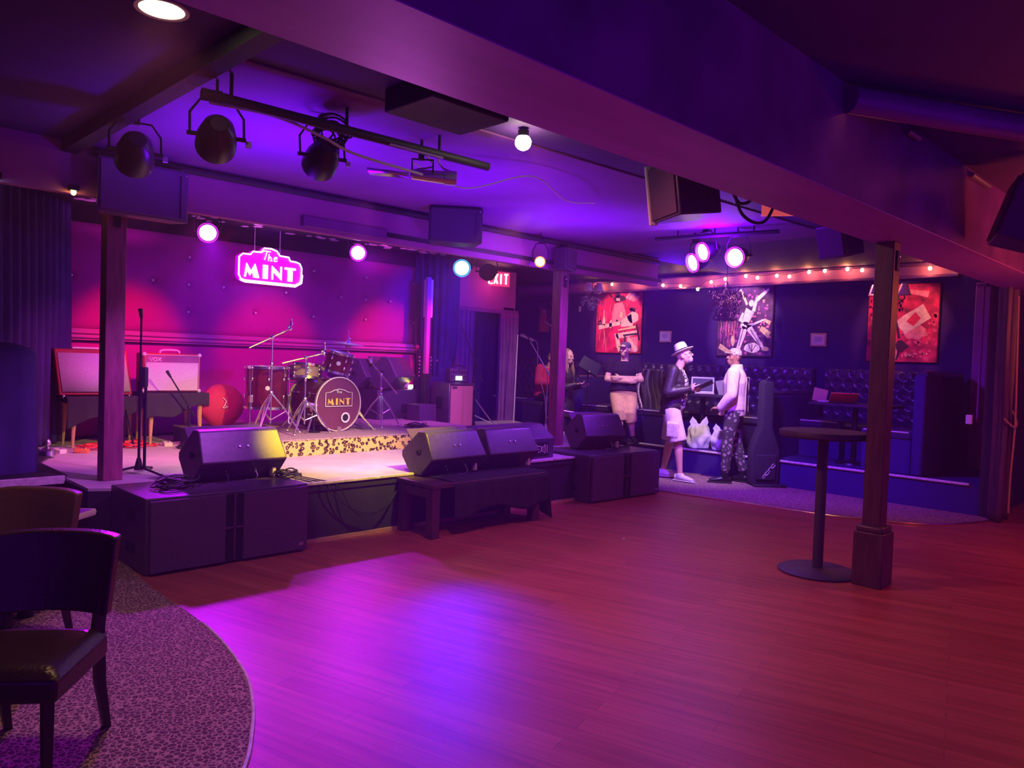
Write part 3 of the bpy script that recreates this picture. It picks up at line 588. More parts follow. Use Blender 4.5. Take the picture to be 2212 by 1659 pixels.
t = T('bass_microphone', 'silver microphone lying on a short stand in front of the floor tom', 'microphone', (4.18, 7.28, RZ)); b = MB(); b.ball((0, 0, .30), (.045, .035, .035), 12, 8); b.cyl((.0, 0, .30), (.1, .0, .29), .034, .028); b.build('mic_body', 'steel', t); b = MB(); b.cyl((.08, 0, .0), (.08, 0, .28), .012); b.lathe([(0, 0), (.07, 0), (.07, .015), (0, .02)], 20, (.08, 0, 0)); b.build('mic_stand', 'metal', t)
# ------------------------------------------------------------------ round red bag, covered case
def softball(name, loc, r, m, label, cat, seed, flat=.03):
    rnd = random.Random(seed); b = MB(); b.ball((0, 0, 0), 1, 40, 26); q = []
    from mathutils import noise
    for v in b.v:
        p = Vector(v); d = 1 + .045 * noise.noise(p * 2.2 + Vector((seed, 0, 0))) + .02 * noise.noise(p * 6); p = Vector((p.x * r[0] * d, p.y * r[1] * d, p.z * r[2] * d)); q.append((p.x, p.y, max(p.z, -r[2] * .93)))
    b.v = q; o = b.build(name, m, None, smooth=0); o.data.shade_smooth(); o.location = (loc[0], loc[1], loc[2] + r[2] * .93); o.rotation_euler = (0, 0, R(20)); return tag(o, label, cat)
o = softball('drum_bag', (3.70, 8.30, RZ), (.285, .16, .245), 'bag', 'round dusty-red drum bag slumped against the red wall', 'bag', 3)
b = MB(); b.tube(bez([(-.12, -.14, .10), (-.10, -.165, .06), (-.12, -.17, .02), (-.08, -.17, .0), (-.14, -.165, -.01), (-.12, -.17, .02)]), .004); b.build('zip_pull', 'white', o)
t = T('covered_case', 'tall case under a dark fabric cover at the left platform', 'case', (1.16, 7.0, .496), R(6))
def fn(u, v):
    a = u * 2 * math.pi; k = 5.0; cx, sy = math.cos(a), math.sin(a); rr = (abs(cx) ** k + abs(sy) ** k) ** (-1 / k)
    f = min(1, v / .86); z = 1.0 * f; sh = 1.0
    if v > .86: s = (v - .86) / .14; sh = math.cos(s * math.pi / 2); z = .90 + .1 * math.sin(s * math.pi / 2) 
    else: z = .90 * f
    w = 1 + .02 * math.sin(7 * a + 3 * v) + .01 * math.sin(23 * a)
    return (cx * rr * .40 * w * (.35 + .65 * sh if v > .86 else 1) * (1 if sh > .01 else 0), sy * rr * .32 * w * (.35 + .65 * sh if v > .86 else 1) * (1 if sh > .01 else 0), z)
o = one(MB.grid, fn, 72, 34).build('fabric_cover', 'blue', t, smooth=0); o.data.shade_smooth()
bx((0, 0, .44), (.66, .5, .86)).build('case_body', 'dark', t)
# ------------------------------------------------------------------ guitar amplifiers
def amp(t, w, h, d, body, cloth, tilt=0):
    b = MB(); b.box((0, d / 2, h / 2), (w, d, h)); b.build('amp_cabinet', body, t, bevel=.014, seg=3)
    return t
t = T('guitar_amp', 'tilted red guitar amplifier with pale grille cloth behind the post', 'amplifier', (2.46, 8.42, .985), R(-2))
P4 = [(-.395, -.02, .45), (.30, -.02, .45), (-.315, .0, 0), (.355, .0, 0)]
b = MB(); vs = [(-.335, 0, 0), (.335, 0, 0), (.335, .26, 0), (-.335, .26, 0), (-.37, .09, .46), (.30, .09, .46), (.30, .27, .46), (-.37, .27, .46)]
b.add(vs, [(0, 1, 2, 3), (4, 5, 6, 7), (0, 1, 5, 4), (1, 2, 6, 5), (2, 3, 7, 6), (3, 0, 4, 7)]); b.build('amp_cabinet', 'tweed', t, bevel=.012)
b = MB(); b.add([(-.31, -.008, .035), (.31, -.008, .035), (.275, .076, .42), (-.345, .076, .42)], [(0, 1, 2, 3)]); b.build('grille_cloth', 'grillpink', t, solid=.008)
b = MB(); b.box((-.08, .10, .472), (.26, .03, .02)); b.build('carry_handle', 'cream', t, bevel=.006)
b = MB(); [b.ball((x, -.005, -.01), .018, 10, 8) for x in (-.30, .30)]; b.build('corner_feet', 'chrome', t)
t = T('guitar_amp', 'VOX guitar amplifier with silver grille cloth standing on a draped stool', 'amplifier', (3.135, 8.25, 1.02), R(-4))
bx((0, .13, .205), (.58, .26, .41)).build('amp_cabinet', 'tweed', t, bevel=.014, seg=3)
bx((0, -.004, .165), (.52, .012, .28)).build('grille_cloth', 'grillpink', t, bevel=.002)
bx((0, -.003, .345), (.52, .014, .075)).build('control_strip', 'plum', t, bevel=.002)
b = MB(); P5 = [(-.268, -.010, .022), (.268, -.010, .022), (.268, -.010, .39), (-.268, -.010, .39), (-.268, -.010, .022)]; b.loft(P5, [.005] * 5, 6); b.tube([(-.262, -.011, .308), (.262, -.011, .308)], .004); b.build('gold_piping', 'piping', t)
b = MB(); write(b, 'VOX', (-.235, -.013, .325), (1, 0, 0), (0, 0, 1), .034, .038, .008, .0045); b.build('vox_lettering', 'white', t)
b = MB(); b.tube(bez([(-.10, .1, .41), (-.085, .1, .437), (0, .1, .445), (.085, .1, .437), (.10, .1, .41)], 6), .010); b.build('carry_handle', 'piping', t)
for x in (-.278, .278):
    for z in (.015, .395): one(MB.ball, (x, .005, z), (.022, .02, .022), 10, 8).build('corner_cap', 'piping', t)
def stool(loc, w, d, h, label, seed):
    t = T('amp_stool', label, 'stool', loc); bx((0, 0, h - .03), (w, d, .06)).build('stool_top', 'dark', t, bevel=.008)
    for sx in (-1, 1):
        for sy in (-1, 1): b = MB(); b.loft([(sx * (w / 2 - .06), sy * (d / 2 - .05), h - .06), (sx * (w / 2 - .06), sy * (d / 2 - .05), h * .55), (sx * (w / 2 - .05), sy * (d / 2 - .04), 0)], [.028, .024, .013], 8); b.build('stool_leg', 'tan', t)
    rnd = random.Random(seed)
    def fn(u, v):
        x = (u - .5) * (w + .03); s = v; y0 = -d / 2 - .012; hang = .12 + .16 * (1 - u) + .03 * math.sin(9 * u + seed)
        if s < .3: return (x, d / 2 - .02 - (d - .0) * s / .3, h + .004)
        return (x, y0 - .012 * math.sin(22 * u + seed) * (s - .3), h - hang * (s - .3) / .7)
    o = one(MB.grid, fn, 50, 24).build('stool_cloth', 'cloth', t, smooth=0, solid=.004); o.data.shade_smooth(); return t
stool((2.54, 8.50, SZ), .74, .42, .50, 'dark draped stool with pale legs under the tilted red amplifier', 2)
stool((3.16, 8.38, SZ), .62, .46, .54, 'draped stool with orange wooden legs under the VOX amplifier', 4)
t = T('guitar_stand', 'folded dark guitar stand leaning beside the draped stools', 'stand', (2.62, 8.12, SZ)); b = MB(); b.tube([(-.05, 0, .01), (.02, 0, .38), (.10, 0, .01)], .012); b.tube([(.02, 0, .38), (.05, .16, .02)], .012); b.build('folding_frame', 'metal', t)
# ------------------------------------------------------------------ stacked gear right of the drums
t = monitor((6.10, 8.42, 1.04), R(28), .62, 'purple-lit floor monitor on its side atop the grey cabinet behind the drums', 1.10, jacks=False)
t = monitor((5.72, 8.62, 1.03), R(28), .40, 'pink-lit floor monitor behind the purple-lit one', 1.05, jacks=False, dots=False)
t = T('bass_cabinet', 'grey-purple cabinet with recessed handle carrying two monitors', 'cabinet', (6.12, 8.60, SZ), R(8)); bx((0, 0, .28), (.72, .46, .56)).build('cabinet_body', 'iron', t, bevel=.015); bx((.16, -.232, .30), (.16, .012, .12)).build('handle_recess', 'void', t, bevel=.01)
t = T('small_box', 'small dark box standing before the grey cabinet', 'box', (6.35, 8.10, SZ), R(8)); bx((0, 0, .19), (.30, .24, .38)).build('box_body', 'black', t, bevel=.008); bx((.155, 0, .19), (.012, .22, .37)).build('pale_side', 'mauve', t)
t = T('power_light', 'bright little white lamp glowing on the grey cabinet', 'lamp', (6.42, 8.45, 1.035)); one(MB.ball, (0, 0, .02), (.045, .02, .02)).build('lamp_lens', mat('white_led', (1, 1, 1), .3, emit=(1, .95, 1), es=8), t)
b = MB(); b.box((0, 0, .045), (.07, .03, .02)); b.build('amber_button', 'paramb', t)
# cable wall: a perforated patch panel with looped leads
t = T('patch_panel', 'wall panel full of pink-lit sockets with looped cables beside the slim pole', 'panel', (7.12, 8.94, 1.02))
bx((0, .02, .24), (.42, .04, .66)).build('panel_board', 'dark', t)
for i in range(6):
    b = MB()
    for j in range(10): b.ball((-.18 + .07 * i, -.006, -.04 + .055 * j), (.014, .012, .014), 8, 6)
    b.build('socket_column', 'piping', t)
for k in range(7): b = MB(); a = .08 + .03 * k; b.tube(bez([(.02 + .02 * k, -.02, .42), (.14 + .02 * k, -.05, .40 - .02 * k), (.18 + .012 * k, -.05, .15), (.10 + .02 * k, -.03, -.1 - .03 * k), (.0 + .01 * k, -.04, -.35 - .02 * k)], 8), .006); b.build('hanging_cable', 'cabler' if k % 2 else 'cablew', t)
# guitar cabinet with an amplifier head
t = T('guitar_cabinet', 'black guitar cabinet with cream grille cloth under the lit little amplifier', 'cabinet', (7.10, 8.15, SZ), R(2))
bx((0, .19, .335), (.50, .38, .66)).build('cabinet_body', 'black', t, bevel=.014, seg=3); bx((.0, -.004, .33), (.42, .012, .58)).build('grille_cloth', 'manila', t, bevel=.003)
b = MB(); q = [(-.235, -.006, .02), (.235, -.006, .02), (.235, -.006, .645), (-.235, -.006, .645), (-.235, -.006, .02)]; b.loft(q, [.008] * 5, 6); b.build('metal_trim', 'steel', t); bx((-.255, .19, .38), (.012, .14, .16)).build('side_handle', 'void', t, bevel=.01)
b = MB(); b.box((-.15, -.014, .60), (.09, .006, .03)); b.build('maker_badge', 'steel', t)
t = T('amplifier_unit', 'small amplifier with lit display and knobs on the guitar cabinet', 'amplifier', (7.08, 8.20, SZ + .668), R(-25))
bx((0, .14, .10), (.26, .26, .20)).build('head_case', 'black', t, bevel=.01); bx((0, -.002, .06), (.09, .01, .055)).build('lit_display', mat('lit_display', (.8, 1, .9), .3, emit=(.85, 1, .9), es=3), t)
for i in range(7):
    for j, z in enumerate((.03, .105, .17)):
        if j and 2 < i < 4 or (j == 0 and abs(i - 3) < 2): continue
        b = MB(); b.cyl((-.10 + .033 * i, .0, z), (-.10 + .033 * i, -.018, z), .009, n=10); b.build('control_knob', 'steel', t)
b = MB(); b.tube(bez([(-.10, .1, .205), (-.06, .1, .235), (.06, .1, .235), (.10, .1, .205)], 6), .008); b.build('carry_handle', 'rubber', t)
t = T('equipment_box', 'dark equipment case with small light behind the guitar cabinet', 'case', (6.98, 8.74, SZ)); bx((0, 0, .36), (.36, .24, .72)).build('case_body', 'blue', t, bevel=.01); b = MB(); b.tube([(-.13, -.125, .45), (-.13, -.125, .60), (-.1, -.125, .60)], .006); b.build('corner_trim', 'steel', t)

# ------------------------------------------------------------------ microphone stands
def micstand(loc, rz, h, arm, back, label, mic=None, tri=.26, cord=None, m='metal'):
    t = T('microphone_stand', label, 'microphone stand', loc, rz)
    b = MB(); b.cyl((0, 0, .07), (0, 0, h * .55), .011); b.cyl((0, 0, h * .55), (0, 0, h), .008); b.cyl((0, 0, h * .52), (0, 0, h * .60), .017); b.build('upright_pole', m, t)
    b = MB(); b.loft([(0, 0, .035), (0, 0, .13)], [.036, .016], 12); b.build('base_collar', m, t)
    for a in (95, 215, 335): b = MB(); x, y = math.cos(R(a)), math.sin(R(a)); b.cyl((x * .02, y * .02, .06), (x * tri, y * tri, .014), .010, .009, 8); b.ball((x * tri, y * tri, .014), (.016, .016, .013), 8, 6); b.build('tripod_leg', m, t)
    e = Vector((0, 0, h)); 
    if arm:
        u = Vector(arm).normalized(); b = MB(); b.cyl(e - u * back, e + Vector(arm), .0085, .0075); b.cyl(e - u * back, e - u * (back - .10), .013); b.ball(e, .024, 10, 8); b.build('boom_arm', 'steel' if m != 'metal' else m, t); e = e + Vector(arm)
    else: u = Vector((0, -.3, 1)).normalized()
    b = MB(); b.cyl(e, e + u * .03, .012); b.loft([e + u * .02, e + u * .075], [.013, .017], 10); b.build('mic_clip', 'rubber', t)
    if mic: mu = Vector(mic).normalized(); b = MB(); c = e + u * .05; b.loft([c - mu * .08, c + mu * .08], [.011, .018], 12); b.build('mic_handle', 'cream', t); one(MB.ball, c + mu * .105, (.027, .027, .027), 12, 8).build('mic_grille', 'steel', t)
    if cord: b = MB(); b.tube(bez(cord, 10), .0045); b.build('mic_cable', 'cablew', t)
    return t
micstand((2.19, 6.42, SZ), R(-45), 1.25, None, 0, 'straight black microphone stand with empty clip behind the coiled cable')
bx((.03, .0, .78), (.05, .05, .16)).build('clamp_block', 'rubber', bpy.data.objects['microphone_stand'], bevel=.008)
b = MB(); b.cyl((.045, 0, .05), (.045, 0, .78), .012); b.build('second_tube', 'metal', bpy.data.objects['microphone_stand'])
micstand((3.24, 8.05, SZ), 0, .40, (-.22, -.06, .32), .12, 'low boom microphone stand in front of the VOX amplifier', tri=.16)
micstand((7.12, 7.90, SZ), R(-45), .95, (-.30, 0, .72), .28, 'boom microphone stand with empty clip in front of the guitar cabinet', m='metal')
micstand((7.95, 7.30, SZ), R(-45), .86, (-.26, 0, .42), .30, 'boom stand holding the pale vocal microphone', mic=(-1, 0, .45), m='steel', cord=[(-.26, 0, 1.34), (-.16, -.02, 1.24), (-.14, -.02, .9), (-.03, -.03, .5), (.0, -.03, .25), (.12, -.05, .12), (.18, -.06, .02)])
t = T('coat_pole', 'slim pale pole standing at the edge of the plum door curtain', 'pole', (8.75, 8.75, SZ)); b = MB(); b.cyl((0, 0, 0), (.03, 0, 1.42), .010); b.build('pole_tube', 'cream', t)
t = T('keyboard_stand', 'thin crossed stand legs left standing in the dark doorway', 'stand', (7.95, 8.6, SZ)); b = MB(); b.tube([(-.20, .12, .50), (.12, -.1, .01)], .010); b.tube([(-.2, .12, .18), (.12, -.1, .01)], .008); b.tube([(-.20, .12, .50), (-.20, .12, .01)], .008); b.build('crossed_tubes', 'steel', t)
# ------------------------------------------------------------------ cables and pedals on the stage
def coil(name, loc, r, n, m, label, seed, thick=.006):
    rnd = random.Random(seed); b = MB()
    for k in range(n):
        q = r * rnd.uniform(.55, 1); ox, oy = rnd.uniform(-.3, .3) * r, rnd.uniform(-.3, .3) * r; z = .008 + .006 * k; sq = rnd.uniform(.7, 1)
        b.tube([(ox + q * math.cos(a * .2618), oy + q * sq * math.sin(a * .2618), z + .01 * math.sin(a * .7 + k)) for a in range(25)], thick, 6)
    b.tube(bez([(r * .8, 0, .01), (r * 1.3, -.1 * r, .01), (r * 1.6, .3 * r, .008)], 6), thick, 6)
    o = b.build(name, m, None); o.location = loc; return tag(o, label, 'cable')
coil('cable_coil', (2.10, 5.45, .510), .13, 11, 'cable', 'heap of black cable on the near corner of the first subwoofer', 1)
coil('cable_coil', (2.97, 5.50, .510), .10, 7, 'cable', 'coil of black cable beside the yellow-lit monitor', 2)
coil('cable_coil', (7.28, 5.50, .515), .15, 12, 'cable', 'heap of black cable on the booth-end subwoofer', 3)
coil('cable_coil', (5.65, 7.3, RZ), .14, 6, 'cable', 'loose cable loops on the riser right of the bass drum', 4)
coil('cable_coil', (2.75, 8.2, SZ), .17, 8, 'cabler', 'tangle of red cable under the amplifiers', 5)
coil('cable_coil', (2.36, 8.18, SZ), .16, 7, 'cabler', 'red cable tangle by the pale stool leg', 8)
coil('cable_coil', (7.03, 8.4, SZ), .10, 6, 'cabler', 'small red cable tangle behind the guitar cabinet', 6)
coil('cable_coil', (3.15, 7.85, SZ), .12, 5, 'cable', 'dark cable loops around the low microphone stand', 7)
b = MB()
for k in range(3): b.tube(bez([(3.03 + .05 * k, 5.75, .48), (3.10 + .05 * k, 5.42, .478), (3.18 + .07 * k, 5.285, .44), (3.34 + .04 * k, 5.25, .30 - .02 * k), (3.55, 5.24, .20 - .02 * k), (3.75, 5.22, .22 + .01 * k), (3.93, 5.30, .36), (4.0, 5.36, .47)], 10), .0045, 6)
tag(b.build('hanging_cables', 'cable'), 'black cables sagging along the stage front beside the bench', 'cable')
def pedal(loc, rz, m, label): t = T('effects_pedal', label, 'pedal', loc, rz); bx((0, 0, .02), (.08, .12, .04), rot=(R(4), 0, 0)).build('pedal_case', m, t, bevel=.006); one(MB.ball, (0, -.03, .042), (.012, .012, .01), 8, 6).build('foot_switch', 'chrome', t); return t
pedal((2.02, 8.02, SZ), R(30), 'cream', 'cream effects pedal left of the pale stool leg'); pedal((3.05, 8.12, SZ), R(-10), 'cream', 'yellow-lit pedal lying by the VOX amplifier legs'); pedal((2.20, 7.95, SZ), R(60), 'orange', 'orange-lit pedal near the tilted amplifier')
t = T('foot_bell', 'shiny silver hand percussion piece at the foot of the covered case', 'percussion', (1.86, 7.72, SZ + .026)); b = MB(); b.lathe([(0, .0), (.07, 0), (.065, .04), (.03, .07), (.0, .075)], 20); b.build('silver_cone', 'chrome', t); one(MB.ball, (0, .01, .11), (.03, .03, .035)).build('top_knob', 'steel', t)
# ------------------------------------------------------------------ ceiling loudspeakers
def cab(loc, rz, w, h, d, label, m='black', tilt=0, horn=True):
    t = T('hanging_speaker', label, 'loudspeaker', loc, rz); t.rotation_euler = (tilt, 0, rz)
    b = MB(); b.add([(-w / 2, 0, -h / 2), (w / 2, 0, -h / 2), (w / 2 * .8, d, -h / 2), (-w / 2 * .8, d, -h / 2), (-w / 2, 0, h / 2), (w / 2, 0, h / 2), (w / 2 * .8, d, h / 2), (-w / 2 * .8, d, h / 2)], [(0, 1, 2, 3), (4, 5, 6, 7), (0, 1, 5, 4), (1, 2, 6, 5), (2, 3, 7, 6), (3, 0, 4, 7)]); b.build('cabinet', m, t, bevel=.012)
    bx((0, -.008, 0), (w - .04, .014, h - .04)).build('grille', 'grille' if m == 'black' else m, t, bevel=.004)
    b = MB(); b.box((0, d * .5, h / 2 + .03), (.06, .1, .06)); b.build('mounting_bracket', 'metal', t)
    if horn: b = MB(); b.box((w / 2 - .07, -.02, 0), (.008, .006, h - .06)); b.build('side_ridge', 'dark', t); b = MB(); [b.ball((w / 2 - .03 - .05 * k, -.022, h / 2 - .04), .007, 8, 6) for k in range(2)]; b.build('rivets', 'chrome', t)
    return t
cab((2.06, 6.02, 2.655), R(2), .66, .40, .14, 'big violet-lit loudspeaker on the ceiling above the stage post', 'violetcab')
cab((4.75, 5.62, 2.76), R(-38), .52, .34, .30, 'dark loudspeaker hung below the header near the centre of the stage', 'iron')
cab((4.47, 3.08, 2.70), R(-120), .42, .40, .34, 'black loudspeaker hung under the big beam, its pale edge facing the stage', horn=False, tilt=R(8))
t = bpy.data.objects['hanging_speaker.002']; bx((-.2, .0, 0), (.025, .06, .42)).build('pale_edge', 'cream', t, bevel=.006)
cab((7.30, 3.1, 2.72), R(-110), .34, .32, .28, 'small black loudspeaker hung near the bar post and string lights', horn=False, tilt=R(14))
cab((6.0, 1.38, 2.62), R(-160), .46, .42, .32, 'black loudspeaker mounted on the beam beyond the bar post', horn=False, tilt=R(-18))
cab((6.9, 6.02, 2.70), R(20), .34, .26, .18, 'dark loudspeaker fixed at the top of the second stage post', horn=False)
cab((.95, 6.35, 2.30), R(25), .42, .42, .3, 'black loudspeaker in the dark corner over the covered case', horn=False, tilt=R(15))
# ------------------------------------------------------------------ stage lamps
def par(loc, target, r, lit, label, yoke=True, L=.20, m='metal', frame=False, hang=None, group=None):
    t = T('stage_lamp', label, 'stage lamp', loc, 0, group); t.rotation_euler = (Vector(target) - Vector(loc)).to_track_quat('-Y', 'Z').to_euler()
    M = Matrix.Rotation(R(90), 4, 'X')   # local +z of lathe -> -y (front)
    b = MB(); b.push(M); b.lathe([(0, -L), (r * .45, -L), (r * .75, -L * .8), (r * .97, -L * .35), (r, 0), (r, .02), (r * .93, .02), (r * .92, -.01), (0, -.012)], 32); b.pop(); b.build('lamp_can', m, t)
    if lit:
        b = MB(); b.push(M); b.lathe([(0, .004), (r * .84, .0)], 28); b.pop(); b.build('lamp_lens', lit, t)
        b = MB(); b.push(M); b.lathe([(r * .84, .001), (r * 1.06, .001), (r * 1.06, .022)], 28); b.pop(); b.build('lens_halo_ring', 'ring' + lit[3:], t)  # halo of the lamp put in as a glowing ring
        col = {'parmag': (.25, .0, 1), 'parblue': (.05, .35, 1), 'paramb': (1, .35, .02)}[lit]; u = (Vector(target) - Vector(loc)).normalized()
        lamp('POINT', 'lens_glow', Vector(loc) + u * .09, col, 1.0 if lit != 'paramb' else .8, radius=.05)
    b = MB(); P = [(-r - .03, L * .4, 0), (-r - .03, L * .42, .12), (-r * .8, L * .45, .20), (r * .8, L * .45, .20), (r + .03, L * .42, .12), (r + .03, L * .4, 0)]; b.loft(P, [.007] * 6, 6); b.cyl((-r - .04, L * .4, 0), (-r * .9, L * .4, 0), .012, n=8); b.cyl((r + .045, L * .4, 0), (r * .9, L * .4, 0), .012, n=8); b.build('yoke', m, t)
    b = MB(); b.box((0, L * .45, .225), (.05, .05, .05)); b.build('hook_clamp', m, t)
    W_ = t.rotation_euler.to_matrix().to_4x4(); W_.translation = Vector(loc); q = W_ @ Vector((0, L * .45, .24)); top = (CZ - .015) if q.y < 6.2 else (CZ + .05)
    Wi = W_.inverted(); b = MB(); b.tube([Wi @ q, Wi @ Vector((q.x, q.y, top))], .008); b.build('hanger_rod', m, t)
    if frame: b = MB(); b.box((-r - .055, L * .3, -.01), (.03, .012, .035)); b.build('white_tag', 'white', t); b = MB(); b.push(Matrix.Translation((0, L + .004, 0)) @ M); b.lathe([(0, 0), (r * .4, 0), (r * .42, .01)], 20); b.pop(); b.build('rear_plate', 'iron', t)
    return t
par((3.45, 8.18, 2.735), (1.8, 4, 1.2), .10, 'parmag', 'lit magenta stage lamp above the VOX amplifier')
par((5.745, 8.80, 2.845), (2.5, 3, 1.2), .105, 'parmag', 'lit magenta stage lamp to the right of the MINT sign')
par((6.11, 7.09, 2.58), (2.6, 2.2, 1.2), .10, 'parblue', 'stage lamp glowing pale blue before the blue-lit curtain')
par((6.36, 6.02, 2.616), (2.0, 2.2, 1.2), .058, 'paramb', 'small amber-glowing lamp next to the second stage post', L=.10)
par((7.24, 4.566, 2.61), (5.2, 5.4, 1.9), .10, 'parmag', 'lowest lit violet lamp of the ceiling cluster near the booths')
par((7.14, 4.385, 2.70), (5.0, 5.2, 2.0), .10, 'parmag', 'upper narrow-looking lit lamp of the ceiling cluster near the booths')
par((7.20, 4.04, 2.63), (4.2, 4.0, 1.9), .10, 'parmag', 'lit violet lamp of the ceiling cluster, the one closest to the bar post')
par((1.69, 5.13, 2.66), (2.6, 8.6, 1.4), .115, None, 'unlit violet-tinted lamp can hanging before the big violet speaker', frame=True, L=.24)
par((1.77, 4.12, 2.60), (3.3, 8.6, 1.3), .105, None, 'unlit lamp can with a bare metal back hanging below the ceiling patch', frame=True, L=.22)
par((2.47, 4.24, 2.655), (3.8, 8.8, 1.2), .105, None, 'unlit lamp can under a coil of cable on the lamp pipe', frame=True, L=.22)
par((6.95, 7.53, 2.64), (6.1, 5.8, 2.35), .115, None, 'unlit round lamp can hanging beside the exit letters', L=.16)
coil('cable_coil', (2.45, 4.10, 2.80), .10, 10, 'cable', 'coil of cable tied to the lamp pipe', 11); bpy.data.objects['cable_coil.008'].rotation_euler = (R(90), 0, R(-45))
t = T('lighting_pipe', 'black ceiling pipe that carries the unlit lamp cans', 'pipe', (1.62, 3.95, 2.80)); b = MB(); b.tube([(0, 0, 0), (1.9, -.10, -.01)], .028, 12); b.build('pipe_tube', 'dark', t); b = MB(); b.tube(bez([(.05, .02, -.03), (.4, .0, -.02), (.7, .01, -.06), (.95, .05, -.10), (1.5, .10, -.11)], 8), .009); b.build('strapped_cable', 'cablew', t); b = MB(); b.tube([(1.1, -.09, -.03), (1.5, -.11, -.035)], .008); b.build('bright_rod', 'steel', t)
for k in range(3): b = MB(); b.cyl((.15 + .7 * k, -.01, 0), (.15 + .7 * k, -.01, .15), .01); b.build('pipe_hanger', 'metal', t)
t = T('profile_spotlight', 'long silver spotlight with open barn flap hung near the header', 'stage lamp', (3.15, 4.20, 2.72), R(-38))
b = MB(); b.cyl((0, 0, 0), (.22, 0, -.01), .035, .045); b.cyl((.22, 0, -.01), (.30, 0, -.012), .05); b.build('lamp_barrel', 'steel', t)
b = MB(); b.add([(-.30, -.03, .02), (-.02, -.035, .0), (-.02, .035, .0), (-.30, .03, .02), (-.28, 0, -.02), (-.02, 0, -.03)], [(0, 1, 5, 4), (4, 5, 2, 3)]); b.build('barn_flap', 'steel', t, solid=.004)
b = MB(); b.tube([(.0, -.05, .0), (.0, -.05, .09), (.14, -.05, .09), (.14, -.05, 0)], .007); b.box((.06, -.05, .12), (.04, .04, .07)); b.cyl((.06, -.05, .12), (.06, -.05, .215), .01); b.build('yoke', 'metal', t)
b = MB(); b.tube(bez([(.08, -.05, .13), (.14, -.02, .06), (.02, .0, .03), (-.01, 0, -.01)], 8), .006); b.tube(bez([(.16, 0, .14), (.20, 0, .06), (.28, 0, .03)], 8), .006); b.build('lamp_lead', 'cablew', t)
b = MB(); b.tube(bez([(3.3, 4.4, 2.86), (3.7, 4.3, 2.74), (4.1, 4.0, 2.86), (4.6, 4.1, 2.78), (5.2, 4.3, 2.88)], 8), .006); tag(b.build('sagging_cable', 'cablew'), 'pale cable sagging below the ceiling right of the silver spotlight', 'cable')
t = T('lamp_bar', 'dark ceiling bar holding the lit violet lamp cluster', 'pipe', (7.0, 4.9, 2.86)); b = MB(); b.tube([(0, 0, 0), (.25, -1.3, .0)], .022, 10); b.build('bar_tube', 'dark', t)
for k in range(3): b = MB(); b.cyl((.05 + .08 * k, -.25 - .4 * k, .0), (.05 + .08 * k, -.25 - .4 * k, .09), .008); b.build('bar_hanger', 'metal', t)
b = MB(); b.tube(bez([(5.05, 2.9, 2.88), (5.15, 2.85, 2.62), (5.4, 2.8, 2.60), (5.55, 2.75, 2.88)], 10), .012); b.tube(bez([(4.95, 2.85, 2.80), (5.05, 2.82, 2.68), (5.2, 2.8, 2.74), (5.15, 2.8, 2.88)], 10), .012); tag(b.build('cable_loop', 'cable'), 'thick black cable loops beside the speaker with the pale edge', 'cable')
# small red lit ceiling fixture
t = T('red_ceiling_sign', 'flat red lit fixture with tiny dark badge on the ceiling near the cable loops', 'fixture', (5.98, 2.98, 2.80), R(-60)); bx((0, 0, 0), (.27, .05, .10)).build('fixture_body', mat('red_fixture', (.8, .05, .05), .4, emit=(1, .12, .14), es=.45), t, bevel=.006); bx((.03, -.028, 0), (.05, .006, .03)).build('dark_badge', 'void', t)
# downlights
def down(loc, r, label):
    t = T('downlight', label, 'ceiling light', loc); b = MB(); b.lathe([(r, 0), (r + .02, 0), (r + .018, -.008), (r, -.006), (r - .006, .02)], 36); b.build('trim_ring', 'cream', t); b = MB(); b.lathe([(0, -.004), (r, -.004)], 36); b.build('lit_lens', 'down', t); return t
down((1.24, 3.46, CZ - .002), .092, 'glowing round downlight in the dark ceiling corner')
t = T('bare_spotlight', 'small glaring warm spotlight under the ceiling right of the beam', 'ceiling light', (3.43, 3.43, CZ - .015)); one(MB.cyl, (0, 0, 0), (0, 0, -.05), .035).build('lamp_socket', 'metal', t); one(MB.ball, (0, 0, -.075), (.052, .052, .05)).build('glowing_bulb', mat('glaring_bulb', (1, .9, .7), .3, emit=(1, .85, .6), es=40), t)
# ------------------------------------------------------------------ mirror discs on the stage ceiling
rnd = random.Random(5); first = None
for k in range(64):
    x = 2.35 + 4.9 * (k + rnd.random() * .8) / 64; y = rnd.uniform(8.35, 9.03); r = rnd.uniform(.035, .065)
    if first is None:
        first = one(MB.lathe, [(0, -.002), (1, -.002), (1, .002), (0, .002)], 20).build('mirror_disc', 'piping'); tag(first, 'small round mirror disc hanging under the stage ceiling', 'mirror disc', 'mirror discs under the stage ceiling'); o = first
    else: o = first.copy(); C.objects.link(o)
    o.location = (x, y, 2.997); o.scale = (r, r, 1)
